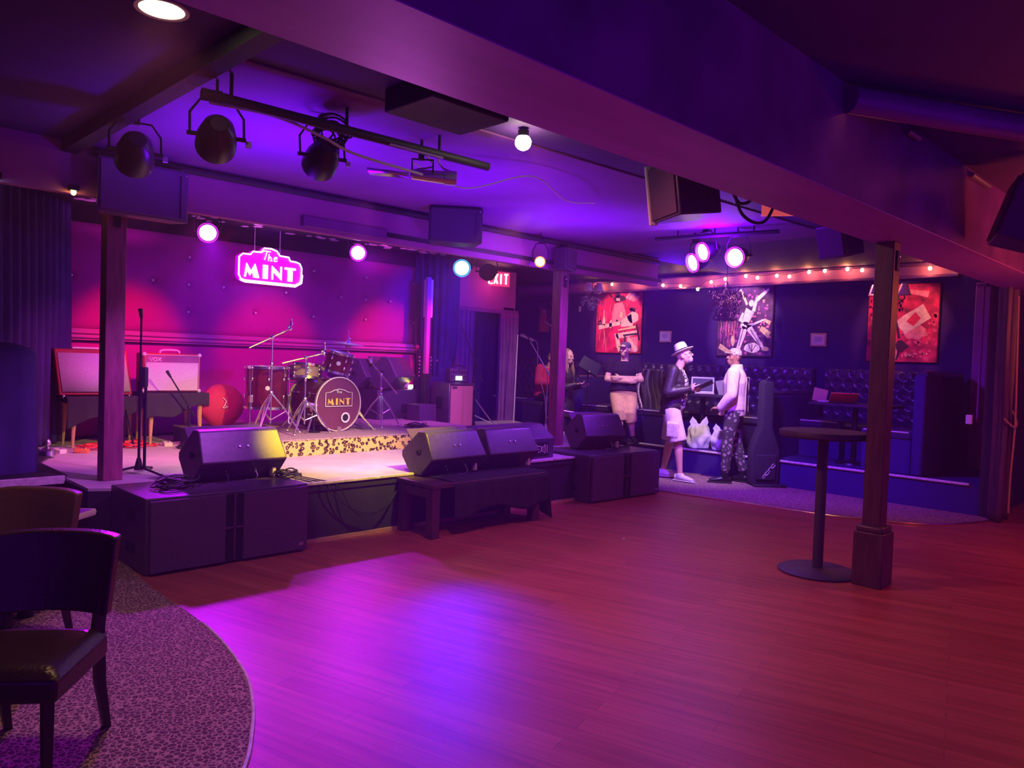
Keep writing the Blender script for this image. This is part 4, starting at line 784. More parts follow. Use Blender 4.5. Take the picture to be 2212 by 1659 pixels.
# ------------------------------------------------------------------ MINT sign
t = T('mint_sign', 'glowing magenta sign reading The MINT on the red wall', 'sign', (4.525, 8.86, 2.49), R(2))
OUT = [(-.43, -.10), (-.40, -.155), (-.34, -.175), (.34, -.175), (.41, -.15), (.44, -.09), (.44, .07), (.41, .125), (.36, .14), (.27, .145), (.25, .19), (.12, .195), (.08, .25), (.0, .27), (-.10, .265), (-.14, .21), (-.25, .205), (-.28, .165), (-.38, .165), (-.43, .12)]
one(MB.prism, OUT, .07, 'y', 0).build('sign_box', 'neonface', t, bevel=.01)
b = MB(); P = [(x * .97, -.012, z * .96) for x, z in OUT]; b.loft(P + P[:1], [.009] * (len(P) + 1), 8); b.build('neon_border', 'neon', t)
b = MB(); b.loft([(-.40, -.014, -.15), (-.34, -.014, -.168), (.34, -.014, -.168), (.42, -.014, -.12), (.435, -.014, -.02)], [.016, .018, .018, .018, .012], 8); b.build('neon_base_tube', 'neon', t)
b = MB(); mint(b, (-.345, -.115), .168, -.014, .012); b.build('mint_lettering', 'neon', t)
b = MB(); write(b, 't', (-.13, -.014, .115), (1, 0, 0), (0, 0, 1), .12, .11, 0, .006); write(b, 'he', (-.035, -.014, .108), (1, 0, 0), (0, 0, 1), .06, .085, .012, .006); b.build('script_lettering', 'neon', t)
for x in (-.2, .14): one(MB.tube, [(x, .03, .2), (x, .03, .50)], .004).build('hanging_wire', 'cablew', t)
l = lamp('POINT', 'mint_sign_glow', (4.52, 8.70, 2.45), (.75, .02, 1), 2.2, radius=.12)
# EXIT letters
t = T('exit_sign', 'pink-white lit EXIT letters above the dark doorway', 'exit sign', (8.68, 9.14, 2.80), R(-20)); bx((0, .03, 0), (.42, .04, .24)).build('sign_panel', mat('exit_panel', (.5, .05, .1), .5, emit=(1, .05, .25), es=.5), t, bevel=.006)
b = MB(); write(b, 'EXIT', (-.17, -.0, -.08), (1, 0, 0), (0, 0, 1), .062, .16, .03, .013); b.build('exit_letters', 'exitred', t)
lamp('POINT', 'exit_sign_glow', (8.5, 8.85, 2.70), (1, .02, .35), 5, radius=.15)

for c, nm, lab, p in (('paramb', 'indicator_lamp', 'tiny amber light glowing in the dark corner left of the big violet speaker', (1.62, 6.15, 2.60)), ('parblue', 'indicator_lamp', 'tiny blue light in the dark corner at the picture edge above the curtain', (1.15, 6.15, 2.60))):
    t = T(nm, lab, 'lamp', p); one(MB.ball, (0, 0, -.02), (.018, .018, .022) if c == 'paramb' else (.008, .008, .008)).build('lamp_lens', c, t); bx((0, 0, .01), (.06, .06, .04)).build('lamp_housing', 'metal', t)

# ================================================================== booths, tables, posters
PZ = .326
def seatback(name, y0, y1, label):
    """tufted banquette: buttoned back, seat cushion, plinth"""
    t = T(name, label, 'booth seat', (10.9, (y0 + y1) / 2, PZ)); L = y1 - y0
    def fn(u, v):
        y = (u - .5) * L; z = .42 + .76 * v; r = z / .17; k = math.floor(r); ph = .5 * (k % 2)
        sx, sz = .16, .13; best = 9
        for kk in (int((z - .42) / sz) - 1, int((z - .42) / sz), int((z - .42) / sz) + 1):
            zz = .42 + kk * sz + .06; off = (kk % 2) * .5 * sx; yy = round((y - off) / sx) * sx + off
            best = min(best, math.hypot(y - yy, z - zz))
        e = min(1, min(z - .40, 1.20 - z) / .05); p = .10 + .05 * min(1, (best / .08) ** .7) * e
        return (-p - .03 * (1 - v), y, z)
    b = MB(); b.grid(fn, int(L / .02), 40); o = b.build('tufted_back', 'leather', t, smooth=0); o.data.shade_smooth()
    bx((-.05, 0, .60), (.10, L, 1.18)).build('back_frame', 'navy', t, bevel=.02)
    bx((-.42, 0, .41), (.60, L - .02, .13)).build('seat_cushion', 'leather', t, bevel=.035, seg=3)
    bx((-.40, 0, .175), (.54, L - .04, .35)).build('seat_plinth', 'navy', t)
    b = MB(); b.tube([(-.715, -L / 2 + .06, .445), (-.715, L / 2 - .06, .445)], .008); b.build('pale_seat_piping', 'piping', t)
    return t
seatback('booth_bench', 2.95, 4.55, 'black buttoned leather booth seat behind the bar post')
seatback('booth_bench', 4.75, 6.9, 'black buttoned leather booth seat behind the hatted person')
seatback('booth_bench', 7.1, 7.92, 'black buttoned leather booth seat behind the person with crossed arms')
seatback('booth_bench', 8.12, 11.2, 'black buttoned leather booth seat behind the seated person in red')
def divider(x0, x1, y, h, label, m='navy'):
    t = T('booth_partition', label, 'partition', ((x0 + x1) / 2, y, PZ - .32 if x0 < 9.3 else PZ)); z = .0
    bx((0, 0, h / 2), (x1 - x0, .13, h)).build('partition_body', m, t, bevel=.03, seg=3)
    b = MB(); b.tube([(-(x1 - x0) / 2 + .03, -.02, h + .005), ((x1 - x0) / 2 - .03, -.02, h + .005)], .045, 12); b.build('padded_top', 'leather', t); return t
divider(9.28, 10.75, 4.66, 1.15, 'upholstered partition between the two booths behind the gig bag')
divider(9.30, 10.75, 2.86, 1.15, 'upholstered partition at the drape end of the booths')
divider(9.45, 10.75, 7.0, .95, 'low upholstered partition beside the person with crossed arms')
divider(9.40, 10.75, 8.02, .90, 'low upholstered partition behind the person with long fair hair')
def armchairish(loc, rz, label):
    t = T('booth_end_seat', label, 'booth seat', loc, rz); bx((0, 0, .20), (.55, .5, .40)).build('seat_plinth', 'navy', t, bevel=.01); bx((0, 0, .45), (.58, .53, .11)).build('seat_cushion', 'leather', t, bevel=.035, seg=3); b = MB(); b.tube([(-.25, -.27, .485), (.25, -.27, .485)], .007); b.build('pale_seat_piping', 'piping', t)
armchairish((10.30, 4.30, PZ), R(-90), 'dark blue padded end seat with pale piping beside the gig bag')
armchairish((9.62, 3.22, PZ), R(-90), 'dark blue padded end seat with pale piping near the drape')
armchairish((9.60, 7.55, PZ), R(-90), 'dark padded end seat behind the vocal microphone')
armchairish((9.60, 6.55, PZ), R(-90), 'dark padded end seat to the right of the khaki shorts')
def booth_table(loc, label, L=.95):
    t = T('booth_table', label, 'table', loc); bx((0, 0, .74), (.62, L, .04)).build('tabletop', 'marble', t, bevel=.012); one(MB.cyl, (0, 0, .02), (0, 0, .72), .035).build('table_column', 'metal', t); b = MB(); b.lathe([(0, 0), (.22, 0), (.21, .02), (0, .035)], 24); b.build('table_base', 'metal', t); return t
booth_table((9.84, 3.76, PZ), 'booth table with papers and an orange laptop behind the bar post')
booth_table((9.86, 5.95, PZ), 'booth table holding the open white laptop')
t = T('open_laptop', 'open white-framed laptop on the booth table between two standing people', 'laptop', (9.80, 5.93, PZ + .762), R(-58)); bx((0, .0, .008), (.33, .22, .015)).build('keyboard_base', 'white', t, bevel=.004); bx((0, .135, .125), (.33, .012, .235), rot=(R(-14), 0, 0)).build('screen_lid', 'white', t, bevel=.004); bx((0, .1275, .124), (.285, .006, .19), rot=(R(-14), 0, 0)).build('laptop_screen', 'screen', t)
t = T('laptop', 'orange-lidded laptop half open on the booth table behind the bar post', 'laptop', (9.76, 3.90, PZ + .762), R(120)); bx((0, 0, .008), (.32, .22, .014)).build('keyboard_base', 'metal', t); bx((0, .12, .07), (.32, .012, .22), rot=(R(-58), 0, 0)).build('screen_lid', 'orange', t, bevel=.004); b = MB(); b.box((0, .132, .078), (.03, .004, .02), rot=(R(-58), 0, 0)); b.build('lid_badge', 'white', t)
tag(bx((9.86, 4.08, PZ + .769), (.24, .30, .015), rot=(0, 0, R(18))).build('papers', 'paper'), 'white papers lying on the booth table beside the orange laptop', 'papers')
tag(bx((9.70, 4.16, PZ + .845), (.01, .17, .17), rot=(R(12), R(-16), R(10))).build('manila_folder', 'manila'), 'manila folder propped at the end of the booth table with papers', 'folder')
tag(bx((9.80, 5.62, PZ + .86), (.01, .20, .22), rot=(R(-8), R(-14), R(-20))).build('paper_folder', 'paper'), 'pale folder propped to the right of the open white laptop', 'folder')
# high bar table
t = T('bar_table', 'high round bar table with dark top left of the post with boxed foot', 'table', (5.60, 2.36, 0)); b = MB(); b.lathe([(0, .0), (.275, .0), (.28, .012), (.26, .022), (.06, .035), (0, .035)], 48); b.build('table_base', 'iron', t); one(MB.cyl, (0, 0, .03), (0, 0, 1.02), .038, n=24).build('table_column', 'iron', t); b = MB(); b.lathe([(0, 1.0), (.30, 1.0), (.31, 1.01), (.31, 1.042), (.305, 1.048), (0, 1.048)], 56); b.build('round_tabletop', 'marble', t); b = MB(); b.lathe([(.03, .97), (.10, .995), (.10, 1.0)], 24); b.build('top_flange', 'iron', t)
# posters on the booth wall: framed canvases with plain painted figures
def limb(p, q, w0, w1):
    (x0, y0), (x1, y1) = p, q; L = math.hypot(x1 - x0, y1 - y0); nx, ny = -(y1 - y0) / L, (x1 - x0) / L
    return [(x0 + nx * w0, y0 + ny * w0), (x1 + nx * w1, y1 + ny * w1), (x1 - nx * w1, y1 - ny * w1), (x0 - nx * w0, y0 - ny * w0)]
def blob(cx, cy, rx, ry, n=10, j=.0, sd=0):
    q = random.Random(sd); return [(cx + rx * (1 + q.uniform(-j, j)) * math.cos(6.283 * k / n), cy + ry * (1 + q.uniform(-j, j)) * math.sin(6.283 * k / n)) for k in range(n)]
def flecks(n, u0, u1, v0, v1, s, sd):
    q = random.Random(sd); return [blob(q.uniform(u0, u1), q.uniform(v0, v1), s * q.uniform(.4, 1), s * q.uniform(.25, .8), 6, .5, sd * 100 + k) for k in range(n)]
def strokes(n, u0, u1, v0, v1, dx, dy, w, sd):
    q = random.Random(sd); o = []
    for k in range(n): x, y = q.uniform(u0, u1), q.uniform(v0, v1); e = q.uniform(.5, 1); o.append(limb((x, y), (min(.985, x + dx * e), min(.985, y + dy * e)), w, w * .4))
    return o
def poster(y0, y1, z0, z1, base, label, shapes, seed, tilt=0):
    t = T('wall_poster', label, 'poster', (10.93, (y0 + y1) / 2, (z0 + z1) / 2)); w, h = y0 - y1, z1 - z0
    bx((0, 0, 0), (.02, w + .03, h + .03)).build('poster_frame', 'void', t, bevel=.004)
    bx((-.012, 0, 0), (.008, w, h)).build('poster_canvas', base, t)
    for i, (col, polys) in enumerate(shapes):
        b = MB()
        for P in polys: b.prism([((.5 - min(.99, max(.01, u))) * w, (min(.99, max(.01, v)) - .5) * h) for u, v in P], -.002, 'x', -.0165 - .0012 * i)
        b.build('painted_shapes', mat('poster_paint_' + '_'.join(str(int(c * 100)) for c in col), col, .7, var=.25, scale=22), t)
    return t
K['pred'] = mat('poster_red', (.72, .015, .10), .7, var=.7, scale=5); K['pblack'] = mat('poster_black', (.09, .03, .13), .7, var=.9, scale=7); K['pred2'] = mat('poster_crimson', (.62, .02, .10), .7, var=.8, scale=8)
PINK, CRM, DRK, WHT, YEL, ROSE = (.88, .30, .36), (.95, .78, .60), (.04, .01, .03), (.95, .90, .90), (.95, .74, .38), (.95, .12, .22)
poster(8.859, 7.86, 1.67, 2.79, 'pred', 'red painting of diners at a cream table, behind the person with crossed arms', [
    (ROSE, strokes(26, .02, .95, .02, .8, .03, .22, .010, 4)),
    (PINK, [[(.34, .48), (.40, .78), (.58, .80), (.68, .58), (.60, .45)], limb((.18, .36), (.25, .02), .012, .006), [(.70, .02), (.94, .02), (.94, .26), (.70, .24)], blob(.80, .88, .12, .06, 9, .3, 2)]),
    (CRM, [limb((.06, .405), (.56, .475), .036, .030), limb((.55, .46), (.80, .52), .05, .10), blob(.82, .56, .12, .09, 12, .1, 3), [(.42, .30), (.92, .36), (.93, .29), (.50, .22)], limb((.46, .30), (.56, .03), .035, .045), [(.14, .44), (.21, .44), (.20, .54), (.18, .58), (.18, .68), (.165, .68), (.165, .58), (.145, .54)], limb((.72, .24), (.92, .03), .03, .05), blob(.33, .45, .03, .07, 8, .1, 5)]),
    (YEL, [limb((.44, .31), (.50, .08), .012, .012), limb((.50, .36), (.88, .41), .010, .02), blob(.56, .60, .03, .05, 8, .2, 6)]),
    (DRK, [blob(.50, .86, .15, .055, 12, .25, 7), blob(.47, .92, .06, .05, 9, .2, 8), blob(.47, .51, .025, .02, 6), blob(.80, .68, .07, .035, 9, .2, 9), limb((.74, .70), (.86, .64), .02, .01), [(.04, .44), (.13, .45), (.11, .53), (.05, .51)], limb((.62, .275), (.94, .305), .014, .014), limb((.66, .27), (.665, .02), .014, .014), limb((.90, .45), (.97, .20), .014, .018), limb((.34, .88), (.28, .95), .02, .01)]),
    ((.95, .60, .62), [limb((.66, .86), (.76, .96), .02, .01), limb((.72, .84), (.84, .93), .02, .01), limb((.44, .85), (.52, .84), .02, .02), blob(.09, .475, .02, .016, 3)])], 1)
poster(6.38, 5.46, 1.669, 2.739, 'pblack', 'dark painting of a striding pale guitar player above the camouflage cap', [
    ((.50, .10, .40), flecks(60, .03, .97, .03, .97, .035, 3) + strokes(22, .05, .38, .12, .40, .01, .16, .006, 5)),
    (PINK, strokes(18, .04, .40, .10, .42, .0, .20, .005, 6) + flecks(24, .60, .97, .25, .8, .03, 7)),
    (WHT, [blob(.52, .44, .085, .055, 12, .1, 1), limb((.50, .46), (.60, .66), .06, .085), blob(.615, .76, .045, .05), limb((.66, .64), (.70, .80), .03, .025), limb((.70, .80), (.92, .955), .034, .018), limb((.55, .42), (.88, .53), .022, .010), limb((.52, .42), (.40, .08), .055, .034), limb((.58, .42), (.86, .12), .055, .020), blob(.66, .12, .15, .07, 14, .12, 4), limb((.40, .96), (.50, .80), .025, .012), limb((.48, .62), (.42, .50), .025, .03)]),
    (YEL, [blob(.30, .22, .035, .075, 9, .2, 2), limb((.80, .40), (.96, .30), .035, .05), limb((.86, .52), (.97, .47), .02, .03), limb((.05, .14), (.26, .04), .04, .03), limb((.44, .92), (.54, .74), .015, .02), blob(.90, .10, .06, .03, 8, .3, 5)]),
    (DRK, [limb((.66, .06), (.66, .17), .006, .006), limb((.66, .06), (.60, .16), .005, .005), limb((.66, .06), (.73, .16), .005, .005), limb((.50, .45), (.60, .47), .006, .006), limb((.49, .40), (.42, .14), .006, .004), limb((.62, .38), (.80, .16), .006, .004)])], 2)
poster(4.063, 3.176, 1.642, 2.676, 'pred2', 'crimson painting with a tilted cream card, seen past the bar post', [
    (ROSE, flecks(70, .03, .97, .03, .6, .045, 11)),
    (PINK, [[(.16, .03), (.46, .03), (.42, .38), (.22, .44)], blob(.70, .38, .16, .10, 14, .25, 3), limb((.50, .92), (.85, .86), .02, .04)]),
    (CRM, [[(.40, .50), (.55, .36), (.90, .56), (.78, .74), (.64, .66), (.52, .60)], [(.20, .06), (.36, .05), (.34, .30), (.24, .32)]]),
    ((.85, .04, .10), [[(.56, .52), (.66, .46), (.76, .56), (.68, .64)], blob(.28, .22, .05, .06, 9, .2, 4)]),
    (DRK, [blob(.50, .20, .09, .07, 9, .45, 6), limb((.47, .30), (.42, .52), .02, .012), limb((.48, .14), (.44, .02), .02, .01), limb((.30, .96), (.42, .55), .015, .02), blob(.36, .86, .10, .06, 9, .4, 7), limb((.20, .80), (.34, .66), .02, .015)] + flecks(16, .15, .45, .5, .95, .03, 12)),
    ((.95, .50, .42), flecks(14, .52, .88, .06, .12, .022, 13))], 3)
poster(10.35, 9.72, 2.02, 2.62, 'pblack', 'small dark painting with an orange streak, seen left of the second stage post', [((.8, .15, .10), [[(.1, .05), (.5, .05), (.35, .75), (.15, .8)]]), ((.9, .6, .4), [limb((.3, .38), (.94, .05), .03, .012), blob(.3, .7, .05, .08)])], 4)
def plaque(y, z, label): t = T('framed_notice', label, 'framed notice', (10.93, y, z)); bx((0, 0, 0), (.02, .23, .19)).build('notice_frame', 'maple', t, bevel=.004); bx((-.012, 0, 0), (.006, .185, .145)).build('notice_sheet', 'paper', t); b = MB(); [b.box((-.016, 0, .04 - .02 * k), (.002, .12 - .02 * (k % 2), .004)) for k in range(4)]; b.build('notice_lines', 'iron', t)
plaque(7.37, 1.962, 'small framed notice on the dark wall above the white hat')
plaque(4.75, 1.926, 'small framed notice on the dark wall between the guitar player and card paintings')
t = T('wall_switch', 'small white wall switch high beside the second stage post', 'switch', (10.93, 9.28, 2.47)); bx((0, 0, 0), (.02, .05, .10)).build('switch_plate', 'white', t, bevel=.004)
t = T('wall_switch', 'white wall switch box on the booth end wall beside the tied drape', 'switch', (9.24, 2.34, 1.02)); bx((0, 0, 0), (.04, .06, .10)).build('switch_plate', 'white', t, bevel=.006)
# string of warm bulbs along the trim
B = [(8.77, 2.853), (8.432, 2.877), (7.902, 2.907), (7.359, 2.813), (7.015, 2.786), (6.691, 2.72), (6.452, 2.825), (6.206, 2.861), (5.858, 2.889), (5.664, 2.854), (5.356, 2.867), (5.162, 2.846), (4.868, 2.894), (4.641, 2.898), (4.325, 2.905), (4.124, 2.879), (3.271, 2.854), (2.961, 2.87)]
t = T('string_lights', 'string of glowing warm bulbs along the top of the booth wall', 'string lights', (0, 0, 0))
b = MB(); P = []
for i, (y, z) in enumerate(B):
    P.append((10.79, y, z + .035))
    if i < len(B) - 1: y2, z2 = B[i + 1]; P.append((10.81, (y + y2) / 2, min(2.91, max(z, z2) + .02)))
b.tube(bez(P, 4), .004, 6); b.build('light_cord', 'cable', t)
for i, (y, z) in enumerate(B):
    b = MB(); b.ball((10.78, y, z), (.024, .024, .026), 12, 8); b.build('glowing_bulb', 'bulb', t)
    if i % 2 == 0: lamp('POINT', 'string_bulb_light', (10.73, y, z - .01), (1, .30, .10), 2.6, radius=.03)
# chandeliers with fabric shades
def chandelier(loc, label, arms, cr, drop, crys, seed, shades=True, R1=.20):
    t = T('chandelier', label, 'chandelier', loc); rnd = random.Random(seed); top = (CZ if loc[1] < 6.2 else CZ + .05) - .001 - loc[2]
    b = MB(); b.cyl((0, 0, 0), (0, 0, top), .006, n=8); b.ball((0, 0, .05), (.03, .03, .05), 10, 8)
    for a in arms: x, y = math.cos(R(a)), math.sin(R(a)); b.tube(bez([(0, 0, .0), (x * R1 * .5, y * R1 * .5, -.08), (x * R1, y * R1, -.02), (x * R1, y * R1, .03)], 6), .007)
    b.build('metal_arms', 'crystald', t)
    if shades:
        for a in arms: b = MB(); x, y = math.cos(R(a)) * R1, math.sin(R(a)) * R1; b.lathe([(.038, .17), (.078, .03), (.074, .03), (.035, .17)], 24, (x, y, 0)); b.build('fabric_shade', 'shade', t)
    b = MB()
    for k in range(cr):
        a = rnd.uniform(0, 6.28); q = rnd.uniform(.03, 1) * (R1 if shades else .31); z = -.02 - rnd.random() * drop * (1 - .5 * q / R1 if shades else 1 - .1 * q)
        if not shades: q *= (1 - .45 * (-z / drop)); 
        x, y = q * math.cos(a), q * math.sin(a); b.loft([(x, y, z), (x, y, z - .014), (x, y, z - .034)], [.002, .009, .001], 6)
    o = b.build('hanging_crystals', crys, t); o['kind'] = 'stuff'
    return t
chandelier((9.75, 8.02, 2.60), 'small chandelier with pale shades and crystals left of the red dining painting', (200, 250, 20), 150, .26, 'crystal', 1)
chandelier((9.95, 5.70, 2.62), 'dark basket chandelier of smoky crystals before the guitar player painting', (30, 150, 270), 700, .44, 'crystald', 2, shades=False)
chandelier((9.95, 3.50, 2.42), 'chandelier with one visible shade beside the bar post', (-60, 170, 60), 170, .34, 'crystald', 3)
# small ceiling spots that light the paintings
for i, (y, z, c, e) in enumerate(((8.36, 2.2, (1, .30, .30), 120), (5.92, 2.2, (1, .45, .65), 150), (3.62, 2.15, (1, .22, .22), 75))):
    lamp('SPOT', 'painting_light', (9.6, y - .1, 2.86), c, e, (10.92, y, z), 48, .35, .03)
# ------------------------------------------------------------------ bags on the booth step
def plasticbag(loc, r, h, label, seed):
    from mathutils import noise
    t = T('plastic_bag', label, 'bag', loc, R(-45))
    def fn(u, v):
        a = u * 6.2832; s = (1 if v < .55 else 1 - .40 * (v - .55) / .45); k = 1 + .26 * noise.noise(Vector((math.cos(a) * 2 + seed, math.sin(a) * 2, v * 3))) + .05 * math.sin(11 * a + 5 * v)
        rr = r * s * k * (.85 + .3 * math.sin(min(1, v * 1.6) * 1.57)); return (rr * math.cos(a), rr * .75 * math.sin(a), h * v)
    o = one(MB.grid, fn, 48, 22).build('bag_body', 'plastic', t, smooth=0, solid=.003); o.data.shade_smooth()
    for sx in (-1, 1): b = MB(); b.loft([(sx * r * .50, 0, h * .90), (sx * r * .70, .01, h * 1.10), (sx * r * .62, .0, h * 1.30), (sx * r * .46, 0, h * 1.12), (sx * r * .22, 0, h * .93)], [(.030, .010), (.03, .01), (.018, .008), (.03, .01), (.03, .01)], 8, side=(1, 0, 0)); b.build('bag_handle', 'plastic', t)
plasticbag((9.50, 5.78, PZ), .15, .34, 'white plastic shopping bag on the booth step beside the hatted person', 1)
plasticbag((9.55, 5.45, PZ), .13, .28, 'smaller white plastic bag next to the camouflage trousers', 2)
# gig bag
t = T('gig_bag', 'tall black mono instrument bag leaning on the booth partition', 'gig bag', (9.02, 4.52, .006), R(-42)); 
b = MB(); prf = [(-.16, 0), (.17, 0), (.19, .10), (.19, .45), (.13, .62), (.085, .75), (.085, 1.28), (.06, 1.34), (-.05, 1.34), (-.075, 1.28), (-.075, .75), (-.13, .62), (-.18, .45), (-.18, .08)]
b.prism(prf, .17, 'y', 0); o = b.build('bag_body', 'cloth', t, bevel=.035, seg=4)
b = MB(); b.prism([(-.12, .08), (.13, .08), (.14, .40), (-.13, .40)], .03, 'y', -.025); b.build('front_pocket', 'cloth', t, bevel=.012)
b = MB(); u = Vector((.62, 0, .78)); v = Vector((-.78, 0, .62)); write(b, 'mono', (-.02, -.030, .10), u, v, .045, .045, .014, .005); b.build('mono_lettering', 'white', t)
b = MB(); b.tube(bez([(-.03, .02, 1.33), (0, -.01, 1.37), (.04, .02, 1.33)], 6), .012); b.build('top_handle', 'leather', t); bx((.05, .06, .015), (.42, .3, .03)).build('foot_pad', 'rubber', t, bevel=.012)
# jacket and patterned cloth hung on the partition by the person with crossed arms
def drape(name, loc, w, h, m, label, cat, seed, rz):
    def fn(u, v): return ((u - .5) * w * (1 - .25 * v) + .03 * math.sin(5 * v + seed), .05 * math.sin(9 * u + seed + 2 * v) + .02 * math.sin(25 * u), h * (v - .0))
    b = MB(); b.grid(fn, 40, 20); o = b.build(name, m, None, smooth=0, solid=.012); o.data.shade_smooth(); o.location = loc; o.rotation_euler = (0, 0, rz); return tag(o, label, cat)
drape('hung_jacket', (9.42, 6.55, .80), .48, .62, 'jacket', 'dark jacket hung beside the person with crossed arms', 'jacket', 1, R(-60))
drape('patterned_scarf', (9.30, 6.72, .82), .13, .52, 'camol', 'pale patterned scarf draped over the dark hung jacket', 'scarf', 2, R(-60))
# music stand beside the person with long hair
t = T('music_stand', 'black music stand with tilted desk beside the person with long hair', 'music stand', (8.98, 7.42, .006)); 
b = MB(); b.cyl((0, 0, .1), (0, 0, 1.30), .010); b.ball((0, 0, 1.30), .022, 10, 8)
for a in (30, 150, 270): b.cyl((0, 0, .28), (math.cos(R(a)) * .26, math.sin(R(a)) * .26, .012), .008, n=8)
b.build('stand_pole', 'metal', t)
M = Matrix.Translation((.02, -.02, 1.42)) @ Euler((R(-22), R(28), R(-45))).to_matrix().to_4x4(); b = MB(); b.push(M); b.box((0, 0, 0), (.32, .012, .22)); b.box((0, -.03, -.11), (.32, .05, .01)); b.pop(); b.build('tilted_desk', 'metal', t, bevel=.004); one(MB.ball, (0, -.03, 1.33), (.025, .02, .025)).build('brass_knob', 'brass', t)
b = MB(); b.tube([(-.30, .22, .74), (-.02, .0, .69)], .010); b.build('side_rod', 'chrome', t)
# ------------------------------------------------------------------ leather dining chairs at the near left
def chair(loc, rz, m, label):
    t = T('dining_chair', label, 'chair', loc, rz); w, d, sh, top = .42, .43, .43, .775   # faces -y, back posts at +y
    for sx in (-1, 1):
        b = MB(); b.loft([(sx * .17, -d / 2 + .03, .36), (sx * .17, -d / 2 + .03, 0)], [(.024, .024), (.018, .018)], 4); b.build('front_leg', 'legw', t, smooth=20)
        b = MB(); b.loft([(sx * .175, d / 2 + .03, .62), (sx * .175, d / 2 - .015, .42), (sx * .175, d / 2 + .01, .2), (sx * .18, d / 2 + .07, 0)], [(.024, .024), (.026, .026), (.024, .024), (.018, .018)], 4); b.build('rear_leg', 'legw', t, smooth=20)
    def fn(u, v):
        x = (u - .5) * w; y = (v - .5) * d; e = min(u, 1 - u, v, 1 - v); return (x * (1 + .04 * (.5 - v)), y, sh - .035 * math.exp(-e / .05) + .012 * math.sin(u * 3.14) * math.sin(v * 3.14))
    b = MB(); b.grid(fn, 24, 24); b.box((0, 0, sh - .075), (w - .002, d - .002, .085)); b.build('seat', m, t, bevel=.02, seg=3)
    # backrest: slightly curved padded slab
    n = 16; vs = []; rows = 12
    for side in (0, 1):
        for j in range(rows + 1):
            v = j / rows; z = .47 + (top - .47) * v
            for i in range(n + 1):
                u = i / n; x = (u - .5) * (.42 + .03 * v); bow = .035 * (1 - (2 * u - 1) ** 2); y = d / 2 - .005 + .05 * v + bow + (-.028 if side == 0 else .028)
                zz = z - (.018 * abs(2 * u - 1) ** 4 if j == rows else 0) + (.012 * math.sin(3.14 * u) if j == 0 else 0); vs.append((x, y, zz))
    b = MB(); w1 = n + 1; N = w1 * (rows + 1); F = []
    for j in range(rows):
        for i in range(n): a = j * w1 + i; F.append((a, a + 1, a + w1 + 1, a + w1)); F.append((N + a + w1, N + a + w1 + 1, N + a + 1, N + a))
    for i in range(n): F.append((i + 1, i, N + i, N + i + 1)); a = rows * w1 + i; F.append((a, a + 1, N + a + 1, N + a))
    for j in range(rows): a = j * w1; F.append((a + w1, N + a + w1, N + a, a)); a += n; F.append((a, N + a, N + a + w1, a + w1))
    b.add(vs, F); b.build('backrest', m, t, bevel=.016, seg=3)
    return t
chair((.665, 3.06, .006), math.atan2(-.79, -.61) + R(90), 'leatherd', 'dark brown leather chair in the near corner, seat turned to the camera')
chair((.80, 4.12, .006), math.atan2(-.79, -.61) + R(82), 'leathert', 'tan-lit leather chair just behind the dark brown chair')
chair((.22, 3.25, .006), math.atan2(-.79, -.61) + R(150), 'leatherd', 'dark chair cut off at the picture edge beside the near leather chair')
t = T('side_table', 'low dark table with pale edging half hidden behind the tan-lit chair', 'table', (1.05, 4.75, .006), R(40)); bx((0, 0, .54), (.46, .46, .03)).build('tabletop', 'dark', t); b = MB(); P = [(-.235, -.235, .54), (.235, -.235, .54), (.235, .235, .54), (-.235, .235, .54), (-.235, -.235, .54)]; b.loft(P, [(.006, .018)] * 5, 4); b.build('pale_edging', 'cream', t); one(MB.cyl, (0, 0, 0), (0, 0, .53), .04).build('table_column', 'metal', t)
tag(bx((5.245, 3.872, .004), (.03, .02, .006), rot=(0, 0, .5)).build('paper_scrap', 'paper'), 'tiny white paper scrap on the dance floor before the draped bench', 'paper scrap')

# ================================================================== people
def remesh(b, name, m, parent, vox, it=4, smooth=.5):
    o = b.build(name, m, None, smooth=0)
    q = o.modifiers.new('r', 'REMESH'); q.mode = 'VOXEL'; q.voxel_size = vox; q = o.modifiers.new('s', 'SMOOTH'); q.iterations = it; q.factor = smooth
    dg = bpy.context.evaluated_depsgraph_get(); me = bpy.data.meshes.new_from_object(o.evaluated_get(dg)); old = o.data; o.modifiers.clear(); o.data = me; bpy.data.meshes.remove(old)
    me.shade_smooth(); o.parent = parent
    if not me.materials: me.materials.append(K[m])
    return o
V = Vector
def hand(b, w, d, n, side, curl=.5, s=1.0):
    """palm from wrist w along d, palm facing n; five fingers of unequal length, thumb from the side near the base"""
    d = V(d).normalized(); n = V(n); n = (n - d * n.dot(d)).normalized(); a = d.cross(n) * side; w = V(w)
    b.loft([w - d * .02, w + d * .02, w + d * .06, w + d * .09], [(.026 * s, .019 * s), (.034 * s, .016 * s), (.041 * s, .014 * s), (.038 * s, .012 * s)], 10, side=a)
    for k, (off, L) in enumerate(((-.030, .070), (-.010, .080), (.010, .074), (.029, .058))):
        p = w + d * .085 + a * off * s; c = curl * (1 + .12 * k); q = [p]; ang = 0
        for seg in (.45, .32, .25): ang += c; q.append(q[-1] + (d * math.cos(ang) + n * math.sin(ang)) * L * seg * s)
        b.loft(q, [.0095 * s, .009 * s, .0085 * s, .007 * s], 7)
    p = w + d * .03 - a * .030 * s; t1 = (d * .7 - a * .7 + n * .25).normalized(); t2 = (d * .95 - a * .15 + n * .45 * (1 + curl)).normalized()
    b.loft([p, p + t1 * .035 * s, p + t1 * .035 * s + t2 * .034 * s], [.013 * s, .011 * s, .008 * s], 7)
